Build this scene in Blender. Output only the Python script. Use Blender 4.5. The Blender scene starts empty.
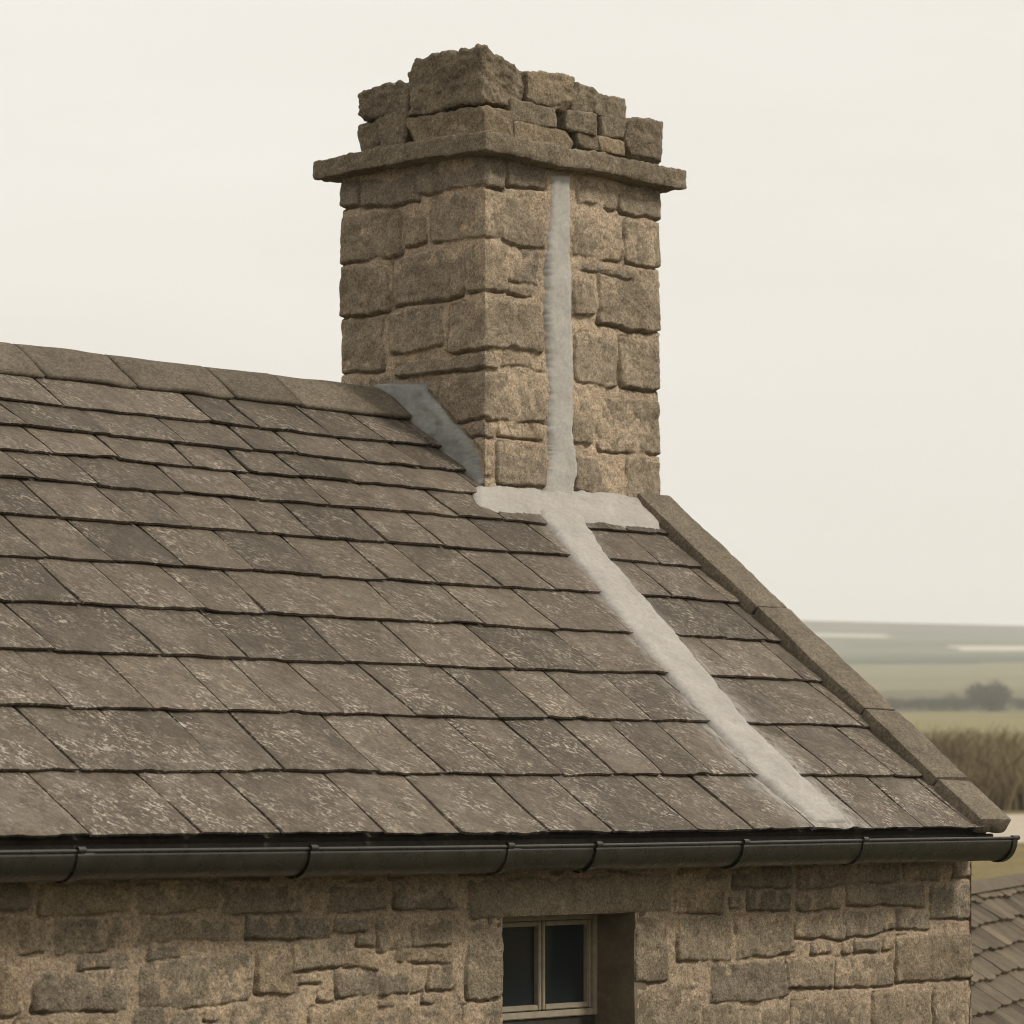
import bpy, bmesh, math, random
import numpy as np
from mathutils import Vector, Matrix

S = bpy.context.scene
COL = S.collection
rng = np.random.default_rng(7)
random.seed(7)

# ------------------------------------------------------------------ camera
E = 3.15                                    # eye level above the ground by the house
FPX, HOR = 3486.0, 800.0
RX = np.array([0.675, -0.738]); RX /= np.linalg.norm(RX)     # camera right in world XY
FW = np.array([-RX[1], RX[0]])                                # camera forward in world XY
CXY = -(13.06 * FW - 0.101 * RX)
CAM = np.array([CXY[0], CXY[1], E])
cd = bpy.data.cameras.new("camera"); cam = bpy.data.objects.new("camera", cd); COL.objects.link(cam)
cam.location = CAM
cam.rotation_euler = (math.pi / 2, 0, math.atan2(RX[1], RX[0]))
cd.sensor_width = 36; cd.lens = FPX / 1024 * 36
cd.shift_y = (HOR - 512) / 1024
cd.clip_start = 0.5; cd.clip_end = 20000
cd.dof.use_dof = True; cd.dof.focus_distance = 11.8; cd.dof.aperture_fstop = 7.0
S.camera = cam

# ------------------------------------------------------------------ sky, sun, exposure
SUN_EL, SUN_AZ = math.radians(44), math.radians(-63)          # azimuth of the sun from +X in world XY (front, slightly right)
w = bpy.data.worlds.new("World"); S.world = w; w.use_nodes = True
nt = w.node_tree; nt.nodes.clear()
N = nt.nodes.new; L = nt.links.new
out = N("ShaderNodeOutputWorld"); bg = N("ShaderNodeBackground"); sky = N("ShaderNodeTexSky")
sky.sky_type = 'NISHITA'; sky.sun_disc = False; sky.sun_elevation = SUN_EL
sky.sun_rotation = math.pi / 2 - SUN_AZ; sky.dust_density = 4.0; sky.air_density = 1.0
hs = N("ShaderNodeHueSaturation"); hs.inputs['Saturation'].default_value = 0.15
tc = N("ShaderNodeTexCoord"); mp = N("ShaderNodeMapping"); mp.inputs['Scale'].default_value = (1.6, 1.6, 9.0)
ns = N("ShaderNodeTexNoise"); ns.inputs['Scale'].default_value = 2.2; ns.inputs['Detail'].default_value = 5
rp = N("ShaderNodeValToRGB")
rp.color_ramp.elements[0].position = 0.3; rp.color_ramp.elements[1].position = 0.72
rp.color_ramp.elements[0].color = (9.05, 8.68, 7.92, 1); rp.color_ramp.elements[1].color = (9.85, 9.52, 8.85, 1)
mx = N("ShaderNodeMixRGB"); mx.inputs[0].default_value = 0.93
L(sky.outputs[0], hs.inputs['Color']); L(tc.outputs['Generated'], mp.inputs[0]); L(mp.outputs[0], ns.inputs['Vector'])
L(ns.outputs[0], rp.inputs[0]); L(hs.outputs[0], mx.inputs[1]); L(rp.outputs[0], mx.inputs[2])
L(mx.outputs[0], bg.inputs[0]); bg.inputs[1].default_value = 0.1; L(bg.outputs[0], out.inputs[0])

sl = bpy.data.lights.new("sun", 'SUN'); sl.energy = 2.6; sl.angle = math.radians(11); sl.color = (1.0, 0.93, 0.82)
so = bpy.data.objects.new("sun", sl); COL.objects.link(so)
sd = Vector((math.cos(SUN_EL) * math.cos(SUN_AZ), math.cos(SUN_EL) * math.sin(SUN_AZ), math.sin(SUN_EL)))
so.rotation_euler = sd.to_track_quat('Z', 'Y').to_euler(); so.location = (0, -5, 12)

S.render.engine = 'CYCLES'
S.view_settings.view_transform = 'Standard'; S.view_settings.look = 'None'
S.view_settings.exposure = 0.0; S.view_settings.gamma = 1.0
S.cycles.use_denoising = True; S.cycles.filter_width = 1.0
S.cycles.max_bounces = 6; S.cycles.volume_bounces = 1; S.cycles.volume_step_rate = 4.0

# ------------------------------------------------------------------ helpers: rays, noise, meshes
def ray(px, py):
    """unit-depth ray through a pixel of the photograph (used for measuring the real positions of things)"""
    a, b = (px - 512) / FPX, (HOR - py) / FPX
    return np.array([FW[0] + a * RX[0], FW[1] + a * RX[1], b])

def hit(px, py, p0, n):
    r = ray(px, py); p0 = np.asarray(p0, float); n = np.asarray(n, float)
    return CAM + r * (np.dot(p0 - CAM, n) / np.dot(r, n))

def from_cam(right, depth, z):
    xy = CXY + RX * right + FW * depth
    return np.array([xy[0], xy[1], E + z])

def _hash(ix, iy, iz, seed):
    h = (ix * 374761393 + iy * 668265263 + iz * 2147483647 + seed * 974634777) & 0xffffffff
    h = ((h ^ (h >> 13)) * 1274126177) & 0xffffffff
    h = ((h ^ (h >> 16)) * 2246822519) & 0xffffffff
    return ((h ^ (h >> 15)) & 0xffff) / 65535.0

def vnoise(x, y, z=0.0, seed=0):
    x, y, z = np.broadcast_arrays(np.asarray(x, float), np.asarray(y, float), np.asarray(z, float))
    fx, fy, fz = np.floor(x), np.floor(y), np.floor(z)
    ix, iy, iz = fx.astype(np.int64), fy.astype(np.int64), fz.astype(np.int64)
    tx, ty, tz = x - fx, y - fy, z - fz
    tx, ty, tz = [t * t * t * (t * (t * 6 - 15) + 10) for t in (tx, ty, tz)]
    r = 0.0
    for dx in (0, 1):
        for dy in (0, 1):
            for dz in (0, 1):
                wgt = (tx if dx else 1 - tx) * (ty if dy else 1 - ty) * (tz if dz else 1 - tz)
                r = r + wgt * _hash(ix + dx, iy + dy, iz + dz, seed)
    return r * 2 - 1

def fbm(x, y, z=0.0, seed=0, octv=3, gain=0.5):
    r, a, f = 0.0, 1.0, 1.0
    for k in range(octv):
        r = r + a * vnoise(np.asarray(x) * f, np.asarray(y) * f, np.asarray(z) * f, seed + k * 17)
        a *= gain; f *= 2.03
    return r

def sst(a, b, x):
    t = np.clip((x - a) / (b - a), 0, 1)
    return t * t * (3 - 2 * t)

def mesh_np(name, V, Q, mats, parent=None, midx=None, attrs=None, smooth=True, vec=None):
    V = np.asarray(V, np.float32); Q = np.asarray(Q, np.int32)
    k = Q.shape[1]
    me = bpy.data.meshes.new(name)
    me.vertices.add(len(V)); me.vertices.foreach_set('co', V.ravel())
    me.loops.add(Q.size); me.loops.foreach_set('vertex_index', Q.ravel())
    me.polygons.add(len(Q))
    me.polygons.foreach_set('loop_start', np.arange(0, Q.size, k, dtype=np.int32))
    if isinstance(mats, (list, tuple)):
        for m in mats: me.materials.append(m)
    else: me.materials.append(mats)
    if midx is not None: me.polygons.foreach_set('material_index', np.asarray(midx, np.int32))
    me.polygons.foreach_set('use_smooth', np.full(len(Q), smooth, dtype=bool))
    for kname, arr in (attrs or {}).items():
        a = me.attributes.new(kname, 'FLOAT', 'POINT'); a.data.foreach_set('value', np.asarray(arr, np.float32).ravel())
    for kname, arr in (vec or {}).items():
        a = me.attributes.new(kname, 'FLOAT_VECTOR', 'POINT'); a.data.foreach_set('vector', np.asarray(arr, np.float32).ravel())
    me.update(); me.validate()
    o = bpy.data.objects.new(name, me); COL.objects.link(o)
    if parent is not None: o.parent = parent
    return o

def grid_quads(nu, nv, flip=False, off=0):
    i = np.arange(nu - 1)[:, None]; j = np.arange(nv - 1)[None, :]
    a = i * nv + j
    q = np.stack([a, a + nv, a + nv + 1, a + 1], -1).reshape(-1, 4) + off
    return q[:, ::-1] if flip else q

class Parts:
    """collects pieces that belong to ONE part and links them as one mesh"""
    def __init__(s): s.V, s.Q, s.T, s.C, s.n = [], [], [], [], 0
    def add(s, V, Q, tint=0.5, tc=None):
        V = np.asarray(V, float); s.V.append(V); s.Q.append(np.asarray(Q) + s.n); s.n += len(V)
        s.T.append(np.full(len(V), tint) if np.isscalar(tint) else tint)
        s.C.append(V if tc is None else tc)
    def build(s, name, mat, parent=None, smooth=True):
        return mesh_np(name, np.concatenate(s.V), np.concatenate(s.Q), mat, parent,
                       attrs={'tint': np.concatenate(s.T)}, vec={'tc': np.concatenate(s.C)}, smooth=smooth)

def rock(center, half, axes=None, res=0.012, r=0.02, amp=0.012, freq=9.0, seed=0, taper=0.1, rough=0.25, chops=0):
    """a rough squared stone: box grid, rounded, chipped and displaced; returns V, Q"""
    half = np.asarray(half, float)
    n = np.maximum(3, np.ceil(half * 2 / res).astype(int))
    Vs, Qs, off = [], [], 0
    for ax in range(3):
        b, c = (ax + 1) % 3, (ax + 2) % 3
        for sgn in (-1, 1):
            u = np.linspace(-1, 1, n[b] + 1); v = np.linspace(-1, 1, n[c] + 1)
            P = np.zeros((n[b] + 1, n[c] + 1, 3)); P[..., ax] = sgn
            P[..., b] = u[:, None]; P[..., c] = v[None, :]
            Vs.append(P.reshape(-1, 3)); Qs.append(grid_quads(n[b] + 1, n[c] + 1, flip=(sgn < 0), off=off)); off += P.shape[0] * P.shape[1]
    P = np.concatenate(Vs) * half
    rr = np.minimum(r, half.min() * 0.9)
    q = np.clip(P, -(half - rr), half - rr); d = P - q
    ln = np.linalg.norm(d, axis=1, keepdims=True); nrm = d / np.maximum(ln, 1e-9)
    P = q + nrm * rr
    rs = np.random.default_rng(seed)
    # broken, uneven outline: shear/taper, then noise in three scales
    t = P / half
    P = P * (1 + taper * (rs.uniform(-1, 1, 3) * t[:, [1, 2, 0]] + 0.6 * rs.uniform(-1, 1, 3) * t[:, [2, 0, 1]]))
    for _ in range(chops):
        nn_ = rs.normal(0, 1, 3) * np.array([.8, .8, 1.0]); nn_ /= np.linalg.norm(nn_)
        sup = np.abs(half * nn_).sum(); dcut = sup * rs.uniform(.78, .95)
        P = P - nn_ * np.maximum(P @ nn_ - dcut, 0)[:, None]
    o = rs.uniform(0, 50, 3)
    X, Y, Z = (P * freq + o).T
    lo = np.stack([vnoise(X * .6, Y * .6, Z * .6, seed + k) for k in range(3)], 1)
    fac = np.abs(fbm(X * 1.4, Y * 1.4, Z * 1.4, seed + 5, 3)) - .3
    fine = fbm(X * 7, Y * 7, Z * 7, seed + 9, 2)
    P = P + lo * amp + nrm * (fac * amp * 1.1 + fine * amp * rough)[:, None]
    if axes is not None: P = P @ np.asarray(axes).T
    V = P + np.asarray(center)
    return V, np.concatenate(Qs)

# ------------------------------------------------------------------ materials
class M:
    def __init__(s, name, rough=0.9, spec=0.25):
        s.m = bpy.data.materials.new(name); s.m.use_nodes = True
        s.t = s.m.node_tree; s.b = s.t.nodes['Principled BSDF']
        s.b.inputs['Roughness'].default_value = rough
        s.b.inputs['Specular IOR Level'].default_value = spec
    def n(s, kind, **kw):
        x = s.t.nodes.new(kind)
        for k, v in kw.items(): setattr(x, k, v)
        return x
    def l(s, a, b): s.t.links.new(a, b)
    def attr(s, name, vec=False):
        a = s.n('ShaderNodeAttribute', attribute_name=name); return a.outputs['Vector' if vec else 'Fac']
    def noise(s, vec, scale, detail=4, rough=0.55, dist=0.0, sc3=None, rot=None):
        if sc3 is not None or rot is not None:
            m = s.n('ShaderNodeMapping'); s.l(vec, m.inputs[0]); vec = m.outputs[0]
            if sc3 is not None: m.inputs['Scale'].default_value = sc3
            if rot is not None: m.inputs['Rotation'].default_value = rot
            if rot is not None:
                m.inputs['Scale'].default_value = (1, 1, 1)
                m2 = s.n('ShaderNodeMapping'); m2.inputs['Scale'].default_value = sc3; s.l(vec, m2.inputs[0]); vec = m2.outputs[0]
        x = s.n('ShaderNodeTexNoise'); x.inputs['Scale'].default_value = scale; x.inputs['Detail'].default_value = detail
        x.inputs['Roughness'].default_value = rough; x.inputs['Distortion'].default_value = dist
        s.l(vec, x.inputs['Vector']); return x.outputs[0]
    def ramp(s, f, stops):
        r = s.n('ShaderNodeValToRGB'); e = r.color_ramp.elements
        while len(e) < len(stops): e.new(0.5)
        for k, (p, c) in enumerate(stops):
            e[k].position = p; e[k].color = (c, c, c, 1) if np.isscalar(c) else (*c, 1)
        s.l(f, r.inputs[0]); return r.outputs[0]
    def mix(s, f, a, b, mode='MIX'):
        x = s.n('ShaderNodeMixRGB', blend_type=mode)
        for k, v in ((0, f), (1, a), (2, b)):
            if hasattr(v, 'is_linked'): s.l(v, x.inputs[k])
            elif k == 0: x.inputs[0].default_value = v
            else: x.inputs[k].default_value = (*v, 1) if not np.isscalar(v) else (v, v, v, 1)
        return x.outputs[0]
    def math(s, op, a, b=0.0):
        x = s.n('ShaderNodeMath', operation=op)
        for k, v in ((0, a), (1, b)):
            if hasattr(v, 'is_linked'): s.l(v, x.inputs[k])
            else: x.inputs[k].default_value = v
        return x.outputs[0]
    def bump(s, h, strength, dist, prev=None):
        x = s.n('ShaderNodeBump'); x.inputs['Strength'].default_value = strength; x.inputs['Distance'].default_value = dist
        s.l(h, x.inputs['Height'])
        if prev is not None: s.l(prev, x.inputs['Normal'])
        return x.outputs[0]
    def done(s, col=None, nrm=None, rough=None):
        if col is not None:
            if hasattr(col, 'is_linked'): s.l(col, s.b.inputs['Base Color'])
            else: s.b.inputs['Base Color'].default_value = (*col, 1)
        if nrm is not None: s.l(nrm, s.b.inputs['Normal'])
        if rough is not None: s.l(rough, s.b.inputs['Roughness'])
        return s.m

def stone_material(name, stone_a, stone_b, mortar, dark=0.5):
    m = M(name, 0.95, 0.15)
    P = m.attr('tc', True); mask = m.attr('mask'); tint = m.attr('tint')
    big = m.noise(P, 2.6, 5, .6); mid = m.noise(P, 14, 6, .65); fine = m.noise(P, 80, 6, .78); gr = m.noise(P, 175, 3, .75)
    st = m.mix(m.ramp(mid, [(.3, 0.), (.7, 1.)]), stone_a, stone_b)
    st = m.mix(1.0, st, m.ramp(tint, [(0., (.74, .745, .76)), (.3, (.88, .89, .91)), (.55, (1., .985, .955)), (.75, (1.10, 1.04, .95)), (1., (1.32, 1.29, 1.24))]), 'MULTIPLY')
    st = m.mix(m.ramp(m.noise(P, 7, 6, .7, .6), [(.55, 0.), (.78, .40)]), st, tuple(np.array(stone_a) * .6))       # soot and old lichen
    st = m.mix(.35, st, m.mix(1.0, st, m.ramp(mid, [(.3, (.7,) * 3), (.7, (1.3,) * 3)]), 'MULTIPLY'))
    mo = m.mix(m.ramp(m.noise(P, 28, 5, .75), [(.38, 0.), (.66, 1.)]), mortar, tuple(np.array(mortar) * np.array((1.3, 1.25, 1.16))))
    c = m.mix(m.ramp(mask, [(.05, .12), (.95, .95)]), mo, st)
    c = m.mix(1.0, c, m.ramp(fine, [(.28, (.42, .41, .39)), (.5, (1., 1., 1.)), (.74, (1.5, 1.48, 1.44))]), 'MULTIPLY')
    c = m.mix(1.0, c, m.ramp(gr, [(.30, (.52, .52, .52)), (.70, (1.5, 1.5, 1.5))]), 'MULTIPLY')
    c = m.mix(1.0, c, m.ramp(big, [(.3, (dark + .22,) * 3), (.65, (1.08, 1.08, 1.08))]), 'MULTIPLY')
    nb = m.bump(fine, .95, .010); nb = m.bump(gr, .7, .004, nb); nb = m.bump(mid, .4, .015, nb)
    return m.done(c, nb)

MAT_CHIM = stone_material("chimney_masonry", (.252, .205, .150), (.378, .314, .236), (.455, .364, .272))
MAT_WALL = stone_material("wall_masonry", (.225, .185, .135), (.325, .270, .200), (.395, .312, .230))
MAT_ROCK = stone_material("rough_stone", (.200, .160, .112), (.315, .258, .185), (.36, .285, .195), .5)

def slate_material():
    m = M("stone_slate", 0.72, 0.35)
    P = m.attr('tc', True); tint = m.attr('tint'); st = m.attr('stain')
    big = m.noise(P, 3.0, 5, .6); mid = m.noise(P, 13, 5, .62, .3, sc3=(.6, 1, 1), rot=(0, 0, -.9))
    rv = m.noise(P, 62, 6, .74, .5, sc3=(.62, 1, 1), rot=(0, 0, -.9))
    fl = m.noise(P, 88, 4, .62, .8, sc3=(.58, 1, 1), rot=(0, 0, -.85)); gr = m.noise(P, 170, 3, .7)
    c = m.mix(m.ramp(mid, [(.28, 0.), (.72, 1.)]), (.084, .066, .048), (.148, .118, .086))
    c = m.mix(1.0, c, m.ramp(tint, [(0., (.70, .69, .67)), (.5, (1., 1., 1.)), (1., (1.3, 1.28, 1.26))]), 'MULTIPLY')
    c = m.mix(1.0, c, m.ramp(rv, [(.28, (.55, .54, .53)), (.5, (1., 1., 1.)), (.72, (1.36, 1.34, 1.32))]), 'MULTIPLY')
    c = m.mix(1.0, c, m.ramp(gr, [(.30, (.62, .62, .62)), (.70, (1.36, 1.36, 1.36))]), 'MULTIPLY')
    patch = m.ramp(m.noise(P, 6.5, 5, .65), [(.42, .06), (.64, 1.)])
    fleck = m.math('MULTIPLY', m.ramp(fl, [(.53, 0.), (.60, 1.)]), patch)
    wt = m.attr('weather')
    c = m.mix(m.math('MULTIPLY', wt, m.ramp(m.noise(P, 4, 6, .75, .5, sc3=(.7, 1, 1), rot=(0, 0, -.85)), [(.50, 0.), (.68, .42)])), c, (.29, .255, .21))
    c = m.mix(m.math('MULTIPLY', fleck, m.math('ADD', m.math('MULTIPLY', wt, .35), .6)), c, (.52, .46, .38))                     # pale lichen flecks and riven edges
    c = m.mix(m.ramp(m.noise(P, 5, 6, .7, .4), [(.52, 0.), (.70, .55)]), c, (.062, .051, .034))
    sm = m.math('MULTIPLY', st, m.ramp(m.noise(P, 30, 5, .75, .5, sc3=(1, .5, 1)), [(.36, 0.), (.6, 1.)]))
    c = m.mix(sm, c, (.43, .40, .36))                                                   # lime washed off the fillet
    nb = m.bump(rv, .9, .012); nb = m.bump(fl, .6, .007, nb); nb = m.bump(gr, .3, .002, nb); nb = m.bump(mid, .4, .015, nb)
    return m.done(c, nb)
MAT_SLATE = slate_material()

def capstone_material(name, a, b):
    m = M(name, 0.9, 0.2)
    P = m.attr('tc', True); tint = m.attr('tint')
    mid = m.noise(P, 9, 6, .65); fine = m.noise(P, 120, 4, .7); rv = m.noise(P, 55, 6, .75, .4)
    c = m.mix(m.ramp(mid, [(.3, 0.), (.72, 1.)]), a, b)
    c = m.mix(1.0, c, m.ramp(fine, [(.3, (.5,) * 3), (.7, (1.5,) * 3)]), 'MULTIPLY')
    c = m.mix(1.0, c, m.ramp(rv, [(.3, (.62,) * 3), (.7, (1.36,) * 3)]), 'MULTIPLY')
    c = m.mix(1.0, c, m.ramp(tint, [(0., (.75,) * 3), (1., (1.25,) * 3)]), 'MULTIPLY')
    nb = m.bump(rv, .5, .006); nb = m.bump(fine, .6, .004, nb)
    return m.done(c, nb)
MAT_RIDGE = capstone_material("ridge_stone", (.096, .079, .058), (.155, .128, .095))
MAT_COPING = capstone_material("coping_stone", (.112, .092, .067), (.182, .151, .111))

def cement_material(name, a, b, rough=.85):
    m = M(name, rough, .25)
    P = m.attr('tc', True)
    c = m.mix(m.ramp(m.noise(P, 9, 5, .6, .3), [(.32, 0.), (.7, 1.)]), a, b)
    c = m.mix(1.0, c, m.ramp(m.noise(P, 60, 5, .7), [(.25, (.80,) * 3), (.75, (1.12,) * 3)]), 'MULTIPLY')
    c = m.mix(m.ramp(m.noise(P, 6, 6, .7, .5), [(.55, 0.), (.75, .35)]), c, tuple(np.array(a) * (.62, .60, .55)))
    c = m.mix(1.0, c, m.ramp(m.noise(P, 300, 2, .6), [(.25, (.90,) * 3), (.75, (1.08,) * 3)]), 'MULTIPLY')
    nb = m.bump(m.noise(P, 25, 5, .6), .35, .01); nb = m.bump(m.noise(P, 220, 3, .6), .3, .003, nb)
    return m.done(c, nb)
MAT_CEMENT = cement_material("pale_cement", (.325, .302, .275), (.405, .378, .345))
MAT_CEMENT_B = cement_material("pale_cement_upright", (.365, .345, .315), (.455, .432, .395))
MAT_LEAD = cement_material("grey_lead", (.205, .206, .196), (.335, .332, .312), .55)

def paint_material(name, a, b, rough, spec=.5, sc=20):
    m = M(name, rough, spec)
    P = m.n('ShaderNodeTexCoord').outputs['Object']
    c = m.mix(m.ramp(m.noise(P, sc, 5, .65), [(.3, 0.), (.75, 1.)]), a, b)
    r = m.ramp(m.noise(P, sc * 1.7, 4, .6), [(.3, rough - .1), (.75, rough + .15)])
    nb = m.bump(m.noise(P, 12, 3, .5), .12, .01)
    return m.done(c, nb, r)
MAT_GUTTER = paint_material("gutter_paint", (.017, .0148, .0115), (.036, .032, .025), .30, .5, 14)
MAT_FASCIA = paint_material("dark_timber", (.022, .019, .014), (.05, .042, .03), .75, .3, 30)
MAT_FRAME = paint_material("window_paint", (.23, .195, .14), (.33, .285, .21), .6, .4, 40)
MAT_REVEAL = cement_material("reveal_render", (.125, .10, .067), (.185, .152, .105))
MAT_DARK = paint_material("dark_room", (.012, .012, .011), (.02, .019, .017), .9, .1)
def glass():
    m = M("pane_glass", .05, .22); m.b.inputs['IOR'].default_value = 1.45
    return m.done((.017, .021, .023))
MAT_GLASS = glass()
def simple(name, a, b, sc=4, rough=.95, bump=.0):
    m = M(name, rough, .1); P = m.n('ShaderNodeNewGeometry').outputs['Position']
    n1 = m.noise(P, sc, 6, .65)
    c = m.mix(m.ramp(n1, [(.3, 0.), (.7, 1.)]), a, b)
    return m.done(c, m.bump(n1, bump, .05) if bump else None)

# ------------------------------------------------------------------ tags
def tag(o, label=None, cat=None, group=None, kind=None):
    if label: o['label'] = label
    if cat: o['category'] = cat
    if group: o['group'] = group
    if kind: o['kind'] = kind
    return o
def empty(name, loc):
    o = bpy.data.objects.new(name, None); COL.objects.link(o); o.location = loc; o.empty_display_size = .3
    return o

# ------------------------------------------------------------------ house dimensions (metres, read off the photograph)
W1, W2 = 1.015, 0.765                     # chimney front width, side depth
YR, ZR = 0.563, E + 1.577                 # ridge
TAN = 0.76; TH = math.atan(TAN); CT, ST = math.cos(TH), math.sin(TH)
YE = -1.663                               # slate tails at the eaves
YW, XW = -1.521, 0.985                    # front wall plane, right wall corner
XL = -7.2                                 # left end of the house (outside the picture)
YB = 2 * YR - YW                          # back wall
XV = 1.005                                # verge
RN = np.array([0, -ST, CT])               # normal of the front slope
RD = np.array([0, -CT, -ST])              # downslope
RP0 = np.array([0, YR, ZR])
def roof_pt(u, s, n=0.0): # u along X, s down the slope from the ridge, n off the plane
    u, s, n = np.broadcast_arrays(np.asarray(u, float), np.asarray(s, float), np.asarray(n, float))
    return np.stack([u, YR - CT * s - ST * n, ZR - ST * s + CT * n], -1)
def roof_hit(px, py, n=0.02):
    p = hit(px, py, RP0 + RN * n, RN)
    return p[0], float(np.dot(p - RP0, RD))
S_EAVE = (YR - YE) / CT

house = empty("stone_house", (0, 0, 0))
tag(house, "old stone house with slate roof, ruined chimney stack and dark gutter", "house")

# ------------------------------------------------------------------ roof slates
courses = [371, 398, 422.6, 447, 475, 510.5, 552, 597, 646, 702.7, 767.7, 839]
S_TAIL = [roof_hit(0, y, .024)[1] for y in courses]
S_TAIL[-1] = S_EAVE
explicit = {11: [91, 199, 279.5, 383, 463, 551, 614, 696, 751, 812, 871, 926],
            10: [77, 159, 224, 286.5, 383, 447, 506, 561, 614, 666, 715, 756, 835, 893],
            9: [68, 153, 228, 286, 344, 414, 495, 545.5, 592, 650, 708, 790, 850]}
# the lime strip running down the roof: left/right outline in pixels
STRIP = [(508, 536, 580), (552, 569, 606), (595, 603, 645), (636, 635, 680), (680, 674, 716), (724, 711, 752), (777, 762, 805), (832, 824, 862)]
strip_rs = []
for y, xa, xb in STRIP:
    ua, sa = roof_hit(xa, y, .03); ub, sb = roof_hit(xb, y, .03); strip_rs.append(((sa + sb) / 2, ua, ub, sa, sb))
def strip_edges(s):
    ss = np.array([k[0] for k in strip_rs])
    ua = np.interp(s, [k[3] for k in strip_rs], [k[1] for k in strip_rs])
    ub = np.interp(s, [k[4] for k in strip_rs], [k[2] for k in strip_rs])
    return ua, ub

def build_slates(front=True):
    Vs, Qs, T, C, ST_, WT, off = [], [], [], [], [], [], 0
    prev = 0.0
    for ci, st in enumerate(S_TAIL):
        if ci == 0: prev = st - .14
        expo = st - prev; prev = st
        if ci == 0: continue
        sh = max(0.03, st - expo * 1.62)
        # joints
        if front and ci in explicit:
            yv = {11: 832, 10: 772, 9: 710}[ci]
            us = []
            for x in explicit[ci]:
                y = yv
                for _ in range(4):    # find the pixel row where this tail lies at this column
                    y += (roof_hit(x, y, .024)[1] < st) * 2.5 - 1.2
                us.append(roof_hit(x, y, .024)[0])
        else:
            us = [XV - .16 - rng.uniform(.05, .3)]
            us = us[::-1]
        x = us[0]
        while x > XL:
            x -= rng.uniform(.30, .46) if ci > 7 else rng.uniform(.22, .38)
            us.insert(0, x)
        while us[-1] < XV - .22:
            us.append(us[-1] + rng.uniform(.3, .46))
        us[-1] = XV - .055 - .10 * st / S_EAVE; us[0] = XL
        skew_c = rng.uniform(-.012, .012)
        for k in range(len(us) - 1):
            u0, u1 = us[k], us[k + 1]
            if u1 - u0 < .04: continue
            fine = front and u1 > -3.9
            res = .016 if fine else .09
            nu = max(3, int((u1 - u0) / res)); nv = max(3, int((st - sh) / res))
            a = np.linspace(0, 1, nu)[:, None]; b = np.linspace(0, 1, nv)[None, :]
            gap = rng.choice([.0028, .0038, .0050, .0065]) 
            ex0 = gap + .004 * vnoise(b * 3.3, k * 3.1 + ci, ci * 1.7, 3) ; ex1 = gap + .004 * vnoise(b * 3.3, (k + 1) * 3.1 + ci, ci * 1.7, 3)
            sk0 = skew_c * (b - .5) + .012 * np.sin(b * 2.5 + k); sk1 = skew_c * (b - .5) + .012 * np.sin(b * 2.5 + k + 1)
            U = (u0 + ex0 + sk0) * (1 - a) + (u1 - ex1 + sk1) * a
            tail = st + .0045 * vnoise(U * 5.5, ci * 7.3, 0, 11) + .0035 * vnoise(U * 21, ci * 3.3, 0, 12) - .006 * sst(.62, .85, vnoise(U * 15, ci * 5.1, 0, 14)) + rng.uniform(-.004, .004)
            SS = sh + (tail - sh) * b
            tilt = rng.uniform(-.0022, .0022); lift = rng.uniform(-.0012, .002)
            sag = .006 * vnoise(U * .8, SS * .6, 0, 21)
            nn = .028 * b + (a - .5) * tilt * 2 * b + lift * b + .0022 * vnoise(U * 6, SS * 6, ci, 31) * b + sag
            nn = nn + .0012 * fbm(U * 22, SS * 16, ci, 33, 2) * b
            th = rng.uniform(.011, .0145)
            edge = np.minimum(np.minimum(a, 1 - a) * (u1 - u0), (1 - b) * (st - sh))
            chip = sst(.010, 0, edge) * .003
            top = roof_pt(U, SS, nn - chip).reshape(-1, 3)
            bot = roof_pt(U, SS - .003, nn - th).reshape(-1, 3)
            q = grid_quads(nu, nv, flip=True); qb = grid_quads(nu, nv, off=nu * nv)
            loop = [i * nv for i in range(nu)] + [(nu - 1) * nv + j for j in range(1, nv)] + [i * nv + nv - 1 for i in range(nu - 2, -1, -1)] + [j for j in range(nv - 2, 0, -1)]
            lp = np.array(loop); lp2 = np.roll(lp, -1)
            side = np.stack([lp, lp2, lp2 + nu * nv, lp + nu * nv], 1)[:, ::-1]
            Vs += [top, bot]; Qs += [q + off, qb + off, side[:, ::-1] + off]; off += 2 * nu * nv
            t = np.full(2 * nu * nv, np.clip(rng.normal(.5, .28), 0, 1)); T.append(t)
            o = rng.uniform(0, 30, 3)
            cc = np.stack([U + o[0], SS + o[1] + 0 * U, o[2] + 0 * U], -1).reshape(-1, 3); C += [cc, cc]
            ua, ub = strip_edges(SS)
            dist = np.where(U < ua, ua - U, U - ub)
            stn = np.clip(1 - dist / (.05 + .09 * sst(1.3, 2.6, SS)), 0, 1) ** 1.2 * (.35 + .65 * sst(1.2, 2.7, SS)) * (ci > 2) * (1.0 if front else 0.0)
            ST_ += [stn.ravel(), stn.ravel()]; wth = (sst(.9, 2.6, SS) + 0 * U).ravel(); WT += [wth, wth]
    V = np.concatenate(Vs)
    if not front:
        V[:, 1] = 2 * YR - V[:, 1]
    Q = np.concatenate(Qs)
    if not front: Q = Q[:, ::-1]
    return V, Q, np.concatenate(T), np.concatenate(C), np.concatenate(ST_), np.concatenate(WT)

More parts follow.
